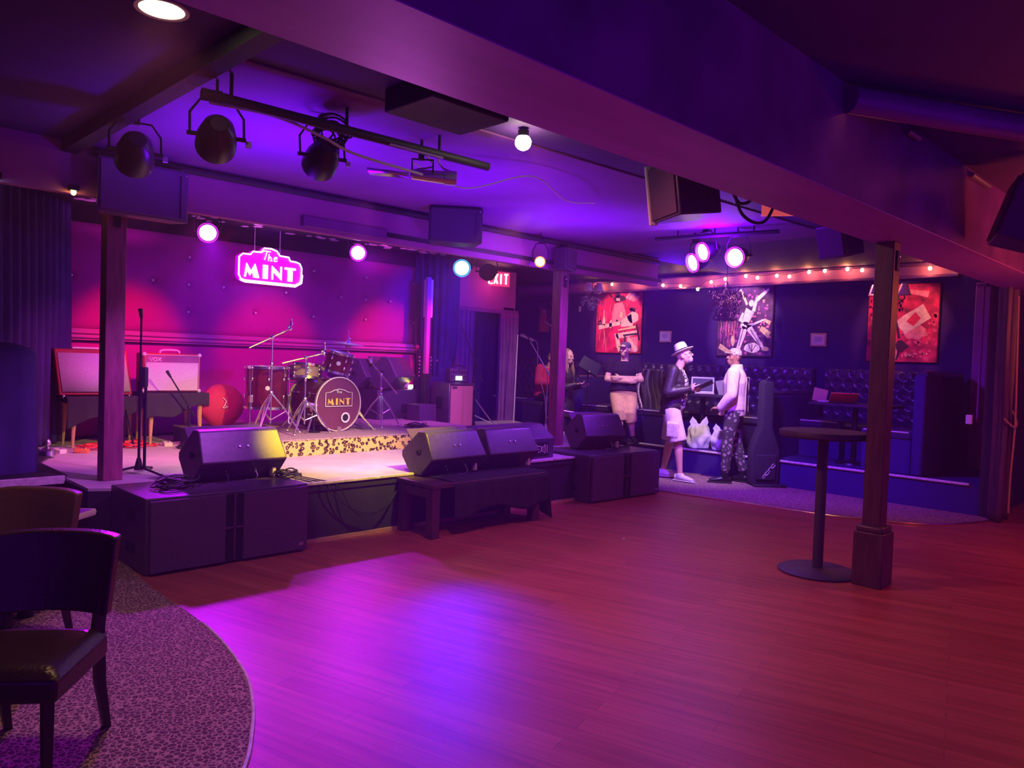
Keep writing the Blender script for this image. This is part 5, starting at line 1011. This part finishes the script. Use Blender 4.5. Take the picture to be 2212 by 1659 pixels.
def arm(b, sh, el, wr, ex=0, r=(.055, .046, .040, .028)):
    b.loft([sh, V(sh).lerp(V(el), .5), el], [r[0] + ex, r[1] + ex, r[2] + ex], 12); b.ball(el, r[2] + ex, 10, 8); b.ball(sh, r[0] + ex, 10, 8)
    b.loft([el, V(el).lerp(V(wr), .35), wr], [r[2] + ex, r[2] * 1.02 + ex, r[3] + ex], 12); b.ball(wr, r[3] + ex, 10, 8)
def leg(b, hp, kn, an, ex=0, r=(.088, .07, .054, .056, .036)):
    b.ball(hp, r[0] + ex, 12, 8); b.loft([hp, V(hp).lerp(V(kn), .5), kn], [r[0] + ex, r[1] + ex, r[2] + ex], 14); b.ball(kn, r[2] + ex, 10, 8)
    b.loft([kn, V(kn).lerp(V(an), .3), V(an).lerp(kn, .25), an], [r[2] + ex, r[3] + ex, r[4] * 1.1 + ex, r[4] + ex], 12); b.ball(an, r[4] + ex, 8, 6)
def head(b, c, f, tilt=0):
    """head of centre c looking along f (horizontal); face with brow, nose, mouth, chin, ears"""
    f = V((f[0], f[1], 0)).normalized(); s = V((f.y, -f.x, 0)); M = Matrix((s, f, V((0, 0, 1)))).transposed().to_4x4(); M.translation = V(c); M = M @ Matrix.Rotation(-tilt, 4, 'X'); b.push(M)
    b.ball((0, -.012, .025), (.074, .092, .088), 20, 14); b.ball((0, .012, -.035), (.058, .072, .075), 16, 10); b.ball((0, .052, -.088), (.030, .028, .022), 10, 8)
    b.ball((0, .078, .022), (.052, .014, .012), 10, 8)
    b.loft([(0, .078, .02), (0, .094, -.012), (0, .108, -.036)], [(.009, .008), (.012, .012), (.017, .012)], 8); b.ball((0, .080, -.064), (.024, .012, .007), 10, 6); b.ball((0, .078, -.075), (.021, .012, .007), 10, 6)
    for q in (-1, 1): b.ball((q * .040, .058, -.030), (.022, .022, .022), 8, 6); b.ball((q * .074, -.012, -.008), (.011, .020, .033), 10, 8); b.ball((q * .030, .072, .0), (.016, .010, .010), 8, 6)
    b.pop(); return M
def eyes(t, M):
    for q in (-1, 1): b = MB(); b.push(M); b.ball((q * .030, .0805, .003), (.011, .006, .006), 10, 8); b.pop(); b.build('eye', 'void', t)
def torso(b, J, ex=0, hips=1, sy=1.0):
    a = (J['shR'] - J['shL']).normalized(); w = (J['shR'] - J['shL']).length / 2; pe, ch, nk = J['pel'], J['chest'], J['neck']
    b.loft([pe - (ch - pe) * .12, pe, pe.lerp(ch, .45), ch, ch.lerp(nk, .55), ch.lerp(nk, .80)], [(.13 * hips + ex, .095 * sy + ex), (.160 * hips + ex, .115 * sy + ex), (.140 + ex, .105 * sy + ex), (.172 + ex, .118 * sy + ex), (w * .80 + ex, .088 + ex), (w * .45 + ex, .065 + ex)], 20, side=a)
def base(fh=1.75, face=(0, 1), lean=(0, 0), half=.185):
    s = fh / 1.75; J = {}; J['pel'] = V((0, 0, .96 * s)); J['chest'] = V((lean[0] * .6, lean[1] * .6, 1.30 * s)); J['neck'] = V((lean[0], lean[1], 1.49 * s)); J['head'] = V((lean[0] * 1.2, lean[1] * 1.2 + .02, 1.635 * s))
    for q, n in ((-1, 'L'), (1, 'R')):
        J['sh' + n] = V((q * half + lean[0] * .9, lean[1] * .9, 1.425 * s)); J['hp' + n] = V((q * .092, 0, .92 * s)); J['kn' + n] = V((q * .10, .02, .50 * s)); J['an' + n] = V((q * .11, -.01, .085 * s))
        J['el' + n] = J['sh' + n] + V((q * .06, -.02, -.29)); J['wr' + n] = J['el' + n] + V((0, .05, -.25))
    return J
def shoes(t, J, m, f=None, sole='white', hgt=.10, L=.27):
    for n in 'LR':
        p = J['an' + n]; d = V(f[n]) if f else V((0, 1, 0)); d.normalize(); z0 = p.z - .082; b = MB()
        q = V((p.x, p.y, z0)); b.loft([q - d * .07 + V((0, 0, .045)), q + V((0, 0, .05)), q + d * .10 + V((0, 0, .038)), q + d * (L - .08) + V((0, 0, .028))], [(.036, .042), (.042, .05), (.046, .036), (.032, .022)], 12, side=d.cross(V((0, 0, 1)))); b.loft([p - V((0, 0, .03)), p + V((0, 0, hgt - .08))], [(.05, .05), (.046, .046)], 12)
        b.v = [(x, y, max(z, z0)) for x, y, z in b.v]; o = remesh(b, 'shoe', m, t, .008); 
        b = MB(); b.loft([q - d * .085 + V((0, 0, .011)), q + V((0, 0, .011)), q + d * .10 + V((0, 0, .011)), q + d * (L - .06) + V((0, 0, .011))], [(.034, .011), (.040, .011), (.048, .011), (.030, .011)], 12, side=d.cross(V((0, 0, 1)))); b.build('shoe_sole', sole, t)
def facing(v): return math.atan2(v[1], v[0]) - math.pi / 2
def rot_y(v, f): return v
# --- person in white hat, jacket and cargo shorts, reading a card
t = T('person', 'person in white hat, dark jacket and pale cargo shorts reading a card', 'person', (8.49, 5.57, .006), facing((.30, -.95)))
J = base(1.74, lean=(0, .05)); J['head'] = V((.0, .13, 1.61)); J['elL'] = V((-.27, -.02, 1.13)); J['wrL'] = V((-.12, .24, 1.17)); J['elR'] = V((.27, .0, 1.13)); J['wrR'] = V((.12, .25, 1.19)); J['anR'] = V((.13, .17, .085)); J['knR'] = V((.11, .12, .50)); J['anL'] = V((-.10, -.12, .085)); J['knL'] = V((-.10, -.04, .50))
b = MB(); torso(b, J, 0, 1, 1.2); b.loft([J['neck'] - V((0, 0, .05)), J['head'] - V((0, .01, .02))], [.058, .052], 12); M = head(b, J['head'], (.0, 1), R(-22)); [arm(b, J['sh' + n], J['el' + n], J['wr' + n]) for n in 'LR']; [leg(b, J['hp' + n], J['kn' + n], J['an' + n]) for n in 'LR']
for n, s in (('L', 1), ('R', -1)): hand(b, J['wr' + n], V((.25 * s, .9, .15)), V((.8 * s, 0, .3)), s, .55)
remesh(b, 'body', 'skin', t, .0075, 3); eyes(t, M)
b = MB(); torso(b, J, .018, 1.02, 1.28); b.ball((0, .06, 1.08), (.15, .13, .14)); remesh(b, 'printed_shirt', 'graphic', t, .012)
b = MB(); torso(b, J, .036, 1.06, 1.2); [arm(b, J['sh' + n], J['el' + n], V(J['wr' + n]).lerp(J['el' + n], .08), .022) for n in 'LR']; b.loft([V((0, -.01, .84)), V((0, 0, .95)), V((0, 0, 1.1))], [(.20, .155), (.205, .16), (.18, .15)], 20, side=(1, 0, 0)); o = remesh(b, 'open_jacket', 'jacket', t, .012)
bm = bmesh.new(); bm.from_mesh(o.data); bmesh.ops.delete(bm, geom=[v for v in bm.verts if v.co.y > .085 and abs(v.co.x - .02) < .075 + .03 * (1.4 - v.co.z) and v.co.z > .8 and v.co.y < .24], context='VERTS'); bm.to_mesh(o.data); bm.free()
b = MB(); b.loft([V((0, 0, .99)), V((0, 0, .90))], [(.168, .13), (.175, .135)], 20, side=(1, 0, 0)); [b.loft([J['hp' + n] + V((0, 0, .02)), J['hp' + n].lerp(J['kn' + n], .5), J['kn' + n] + V((0, 0, -.0))], [(.112, .118), (.118, .12), (.122, .12)], 16) for n in 'LR']; [b.box(J['hp' + n].lerp(J['kn' + n], .62) + V((s * .115, 0, 0)), (.03, .15, .18)) for n, s in (('L', -1), ('R', 1))]; remesh(b, 'cargo_shorts', 'denimw', t, .011)
shoes(t, J, 'white', {'L': (-.25, 1, 0), 'R': (.3, 1, 0)})
b = MB(); b.push(M @ Matrix.Translation((0, -.01, .055)) @ Matrix.Rotation(R(4), 4, 'X')); b.lathe([(.0, .125), (.045, .128), (.072, .115), (.082, .08), (.088, .0), (.088, -.005)], 32); b.build('hat_crown', 'white', t)
b = MB(); b.push(M @ Matrix.Translation((0, -.01, .055)) @ Matrix.Rotation(R(4), 4, 'X')); b.lathe([(.086, 0), (.11, -.006), (.150, .006), (.152, .012), (.11, .002), (.086, .010)], 36); b.build('hat_brim', 'white', t)
b = MB(); b.push(M @ Matrix.Translation((0, -.01, .055)) @ Matrix.Rotation(R(4), 4, 'X')); b.lathe([(.0885, .004), (.0905, .005), (.089, .036), (.087, .036)], 32); b.build('hat_band', 'void', t)
b = MB(); b.push(M); b.ball((0, .045, -.072), (.045, .042, .042), 14, 10); b.pop(); b.build('beard', 'hairgrey', t)
b = MB(); b.push(M)
for q in (-1, 1): b.tube([(q * .032 + .021 * math.cos(a * .524), .096, .004 + .016 * math.sin(a * .524)) for a in range(13)], .0022, 5)
b.tube([(-.012, .1, .006), (.012, .1, .006)], .002, 5); b.tube([(.055, .094, .006), (.076, -.01, .01)], .002, 5); b.tube([(-.055, .094, .006), (-.076, -.01, .01)], .002, 5); b.pop(); b.build('glasses', 'metal', t)
c = T('held_card', 'large dark card held in both hands by the person in the white hat', 'card', (0, 0, 0)); Mh = Matrix.Translation(t.location) @ t.rotation_euler.to_matrix().to_4x4() @ Matrix.Translation((.02, .40, 1.24)) @ Euler((R(28), R(-10), R(8))).to_matrix().to_4x4(); c.matrix_world = Mh; bx((0, 0, 0), (.30, .24, .006)).build('card_sheet', 'iron', c); bx((0, .02, .006), (.26, .20, .003)).build('card_page', 'iron', c)
# --- person in off-white denim jacket, camouflage cap and trousers, back to us
t = T('person', 'person in off-white jacket, camouflage cap and trousers, back half turned', 'person', (8.93, 4.93, .006), facing((-.35, .94)))
J = base(1.73); J['knR'] = V((.11, -.03, .50)); J['anR'] = V((.12, -.12, .085)); J['anL'] = V((-.11, .06, .085)); J['knL'] = V((-.10, .05, .5)); J['head'] = V((0, .03, 1.615)); J['elR'] = V((.27, .0, 1.13)); J['wrR'] = V((.24, .14, .95)); J['elL'] = V((-.26, .0, 1.13)); J['wrL'] = V((-.20, .14, .96))
b = MB(); torso(b, J); b.loft([J['neck'] - V((0, 0, .05)), J['head'] - V((0, .01, .02))], [.056, .052], 12); M = head(b, J['head'], (-.75, .8), R(-6)); [arm(b, J['sh' + n], J['el' + n], J['wr' + n]) for n in 'LR']; [leg(b, J['hp' + n], J['kn' + n], J['an' + n]) for n in 'LR']
hand(b, J['wrL'], V((.2, .9, .0)), V((.3, 0, -1)), 1, .4); hand(b, J['wrR'], V((0, .5, -.8)), V((-1, 0, 0)), -1, .5)
remesh(b, 'body', 'skind', t, .0075, 3); eyes(t, M)
b = MB(); torso(b, J, .040, 1.04); [arm(b, J['sh' + n], J['el' + n], J['wr' + n].lerp(J['el' + n], .06), .030) for n in 'LR']; b.loft([V((0, 0, .86)), V((0, 0, 1.0)), V((0, 0, 1.15))], [(.185, .145), (.19, .15), (.185, .145)], 20, side=(1, 0, 0)); b.loft([V((0, -.01, 1.44)), V((0, -.005, 1.52))], [(.095, .085), (.078, .075)], 16, side=(1, 0, 0)); remesh(b, 'denim_jacket', 'denimw', t, .011)
b = MB(); b.tube([(-.12, -.152, 1.36), (-.13, -.150, 1.15), (-.13, -.152, .92)], .004); b.tube([(.12, -.152, 1.36), (.13, -.150, 1.15), (.13, -.152, .92)], .004); b.tube([(-.17, -.135, 1.36), (0, -.165, 1.36), (.17, -.135, 1.36)], .004); b.build('jacket_seams', 'cream', t)
b = MB(); b.ball(J['pel'], (.155, .12, .12)); [leg(b, J['hp' + n], J['kn' + n], J['an' + n] + V((0, 0, .08)), .022) for n in 'LR']; remesh(b, 'camouflage_trousers', 'camo', t, .011)
shoes(t, J, 'metal', {'L': (-.3, 1, 0), 'R': (.4, .9, 0)}, 'rubber', .18, .28)
b = MB(); b.push(M @ Matrix.Translation((0, -.012, .045))); b.lathe([(0, .072), (.05, .062), (.076, .035), (.084, .0), (.084, -.02)], 28); b.pop(); b.build('cap_crown', 'camol', t)
b = MB(); b.push(M @ Matrix.Translation((0, -.012, .03))); b.prism([(-.055, .07), (-.05, .12), (-.025, .150), (.025, .150), (.05, .12), (.055, .07)], .008, 'z', 0); b.pop(); b.build('cap_bill', 'camol', t, bevel=.004)
# --- person in black t-shirt, arms crossed, half sitting on the booth edge
t = T('person', 'person in black t-shirt and khaki shorts with crossed arms and a cap', 'person', (9.20, 6.90, .326), facing((-.80, -.60)))
J = base(1.62); dz = V((0, 0, -.155))
for k in ('pel', 'chest', 'neck', 'head', 'shL', 'shR', 'hpL', 'hpR'): J[k] = J[k] + dz
J['neck'].y += -.02; J['knL'] = V((-.11, .26, .42)); J['knR'] = V((.05, .28, .44)); J['anL'] = V((-.16, .16, .085)); J['anR'] = V((.02, .26, .085)); J['head'] = V((.0, .02, 1.37))
J['elL'] = V((-.25, .07, .93)); J['wrL'] = V((.05, .19, .95)); J['elR'] = V((.25, .07, .92)); J['wrR'] = V((-.06, .22, .90))
b = MB(); torso(b, J); b.loft([J['neck'] - V((0, 0, .05)), J['head'] - V((0, .01, .02))], [.058, .054], 12); M = head(b, J['head'], (.55, .85), 0); [arm(b, J['sh' + n], J['el' + n], J['wr' + n], .003) for n in 'LR']; [leg(b, J['hp' + n], J['kn' + n], J['an' + n]) for n in 'LR']
hand(b, J['wrL'], V((1, .0, -.1)), V((0, -1, 0)), 1, .35); hand(b, J['wrR'], V((-1, -.05, .1)), V((0, -1, .1)), -1, .35)
remesh(b, 'body', 'skin', t, .0075, 3); eyes(t, M)
b = MB(); torso(b, J, .022, 1.0, 1.1); [b.loft([J['sh' + n], J['sh' + n].lerp(J['el' + n], .62)], [.078, .068], 12) for n in 'LR']; [b.ball(J['sh' + n], .078) for n in 'LR']; b.loft([V((0, .02, .74)), V((0, .01, .80)), V((0, 0, .90))], [(.205, .175), (.20, .165), (.18, .15)], 20, side=(1, 0, 0)); remesh(b, 'black_shirt', 'tee', t, .011)
b = MB(); b.loft([V((0, .02, .62)), V((0, .01, .84))], [(.185, .15), (.175, .145)], 20, side=(1, 0, 0)); [b.loft([J['hp' + n], J['hp' + n].lerp(J['kn' + n], .5), J['kn' + n], J['kn' + n].lerp(J['an' + n], .30)], [(.115, .11), (.108, .105), (.095, .095), (.092, .092)], 14) for n in 'LR']; remesh(b, 'khaki_shorts', 'khaki', t, .011)
shoes(t, J, 'metal', {'L': (-.3, 1, 0), 'R': (.1, 1, 0)}, 'rubber')
b = MB(); b.push(M @ Matrix.Translation((0, -.012, .045))); b.lathe([(0, .068), (.05, .06), (.076, .035), (.083, .0), (.083, -.015)], 28); b.pop(); b.build('cap_crown', mat('grey_plum_cap', (.11, .06, .12), .8), t)
b = MB(); b.push(M @ Matrix.Translation((0, -.012, .032))); b.prism([(-.055, .065), (-.05, .12), (-.025, .155), (.025, .155), (.05, .12), (.055, .065)], .008, 'z', 0); b.pop(); b.build('cap_bill', mat('grey_plum_cap'), t, bevel=.004)
# --- seated person in red sweater looking down at a tablet
t = T('person', 'seated person in red sweater looking down at a tablet', 'person', (9.62, 8.90, .326), facing((-.15, -1)))
J = base(1.72); up = .455 - .93; 
for k in ('pel', 'chest', 'neck', 'head', 'shL', 'shR', 'hpL', 'hpR'): J[k] = J[k] + V((0, 0, up + .10))
for k, a in (('chest', .05), ('neck', .12), ('shL', .10), ('shR', .10), ('head', .20)): J[k].y += a
J['head'].z -= .03
for n, q in (('L', -1), ('R', 1)): J['kn' + n] = V((q * .12, .44, .56)); J['an' + n] = V((q * .12, .44, .085)); J['el' + n] = V((q * .25, .14, .80)); J['wr' + n] = V((q * .08, .38, .80))
b = MB(); torso(b, J); b.loft([J['neck'] - V((0, .01, .05)), J['head'] - V((0, .02, .02))], [.056, .052], 12); M = head(b, J['head'], (.0, 1), R(-35)); [arm(b, J['sh' + n], J['el' + n], J['wr' + n]) for n in 'LR']; [leg(b, J['hp' + n], J['kn' + n], J['an' + n]) for n in 'LR']
for n, s in (('L', 1), ('R', -1)): hand(b, J['wr' + n], V((.1 * s, 1, -.1)), V((0, 0, -1)), s, .45)
remesh(b, 'body', 'skin', t, .0075, 3); eyes(t, M)
b = MB(); torso(b, J, .034, 1.04, 1.1); [arm(b, J['sh' + n], J['el' + n], J['wr' + n].lerp(J['el' + n], .1), .026) for n in 'LR']; b.ball(J['pel'] + V((0, 0, .03)), (.19, .15, .10)); remesh(b, 'red_sweater', 'redknit', t, .011)
b = MB(); b.ball(J['pel'] - V((0, 0, .03)), (.17, .14, .10)); [leg(b, J['hp' + n], J['kn' + n], J['an' + n] + V((0, 0, .04)), .016) for n in 'LR']; remesh(b, 'dark_trousers', 'tee', t, .011); shoes(t, J, 'metal', None, 'rubber')
b = MB(); b.push(M); b.ball((0, -.022, .032), (.079, .090, .088), 20, 14); b.pop(); o = remesh(b, 'short_blond_hair', 'hair', t, .006)
bm = bmesh.new(); bm.from_mesh(o.data); Mi = M.inverted(); bmesh.ops.delete(bm, geom=[v for v in bm.verts if (Mi @ v.co).y > .045 and (Mi @ v.co).z < .075 or (Mi @ v.co).z < -.03], context='VERTS'); bm.to_mesh(o.data); bm.free()
c = T('tablet', 'thin tablet held by the seated person in red', 'tablet', (0, 0, 0)); c.matrix_world = Matrix.Translation(t.location) @ t.rotation_euler.to_matrix().to_4x4() @ Matrix.Translation((0, .50, .785)) @ Euler((R(-6), 0, 0)).to_matrix().to_4x4(); bx((0, 0, 0), (.20, .14, .009)).build('tablet_body', 'white', c, bevel=.003)
t = T('bar_stool', 'dark padded seat under the seated person in red', 'seat', (9.62, 8.95, .326)); bx((0, 0, .20), (.5, .46, .40)).build('seat_plinth', 'navy', t, bevel=.01); bx((0, 0, .43), (.52, .48, .09)).build('seat_cushion', 'leather', t, bevel=.03, seg=3)
# --- standing person with long hair in dark clothes
t = T('person', 'standing person with long fair hair in dark clothes at the music stand', 'person', (8.97, 7.86, .006), facing((.35, -.94)))
J = base(1.66, half=.165); J['head'] = V((0, .03, 1.56)); J['elR'] = V((.22, .04, 1.07)); J['wrR'] = V((.14, .24, 1.14)); J['elL'] = V((-.22, .04, 1.07)); J['wrL'] = V((-.10, .24, 1.10))
b = MB(); torso(b, J, -.008); b.loft([J['neck'] - V((0, 0, .05)), J['head'] - V((0, .01, .02))], [.048, .046], 12); M = head(b, J['head'], (.25, 1), R(4)); [arm(b, J['sh' + n], J['el' + n], J['wr' + n], -.008) for n in 'LR']; [leg(b, J['hp' + n], J['kn' + n], J['an' + n]) for n in 'LR']
for n, s in (('L', 1), ('R', -1)): hand(b, J['wr' + n], V((.3 * s, .9, .1)), V((0, 0, 1)), s, .5, .9)
remesh(b, 'body', 'skin', t, .0075, 3); eyes(t, M)
b = MB(); torso(b, J, .016, 1.05); [arm(b, J['sh' + n], J['el' + n], J['wr' + n].lerp(J['el' + n], .08), .012) for n in 'LR']; b.loft([V((0, 0, .62)), V((0, 0, .80)), V((0, 0, 1.0))], [(.19, .16), (.185, .15), (.15, .12)], 20, side=(1, 0, 0)); remesh(b, 'dark_coat', 'jacket', t, .011)
b = MB(); [leg(b, J['hp' + n], J['kn' + n], J['an' + n] + V((0, 0, .03)), .010) for n in 'LR']; remesh(b, 'dark_trousers', 'tee', t, .011); shoes(t, J, 'metal', None, 'rubber')
b = MB(); b.push(M); b.ball((0, -.026, .030), (.084, .092, .094), 20, 14); b.loft([(0, -.05, .03), (.0, -.085, -.12), (.03, -.08, -.32), (.05, -.03, -.50)], [(.080, .055), (.092, .045), (.085, .035), (.03, .015)], 14, side=(1, 0, 0))
for q in (-1, 1): b.loft([(q * .066, .0, .06), (q * .082, .01, -.06), (q * .09, .06, -.22), (q * .07, .10, -.42)], [(.016, .03), (.022, .04), (.03, .035), (.012, .015)], 10)
b.pop(); o = remesh(b, 'long_fair_hair', 'hair', t, .008)

# ------------------------------------------------------------------ thin stage haze filling the room
M = bpy.data.materials.new('stage_haze'); M.use_nodes = True; n = M.node_tree.nodes; n.clear(); o_ = n.new('ShaderNodeOutputMaterial'); v_ = n.new('ShaderNodeVolumeScatter')
v_.inputs['Color'].default_value = (.8, .28, 1, 1); v_.inputs['Density'].default_value = .012; v_.inputs['Anisotropy'].default_value = .3
M.node_tree.links.new(v_.outputs[0], o_.inputs['Volume'])
o = bx((4, 4.3, 1.47), (13.8, 14.4, 2.94)).build('haze', M, smooth=0); o['kind'] = 'stuff'; o['label'] = 'thin violet stage haze filling the room'; o.display_type = 'WIRE'
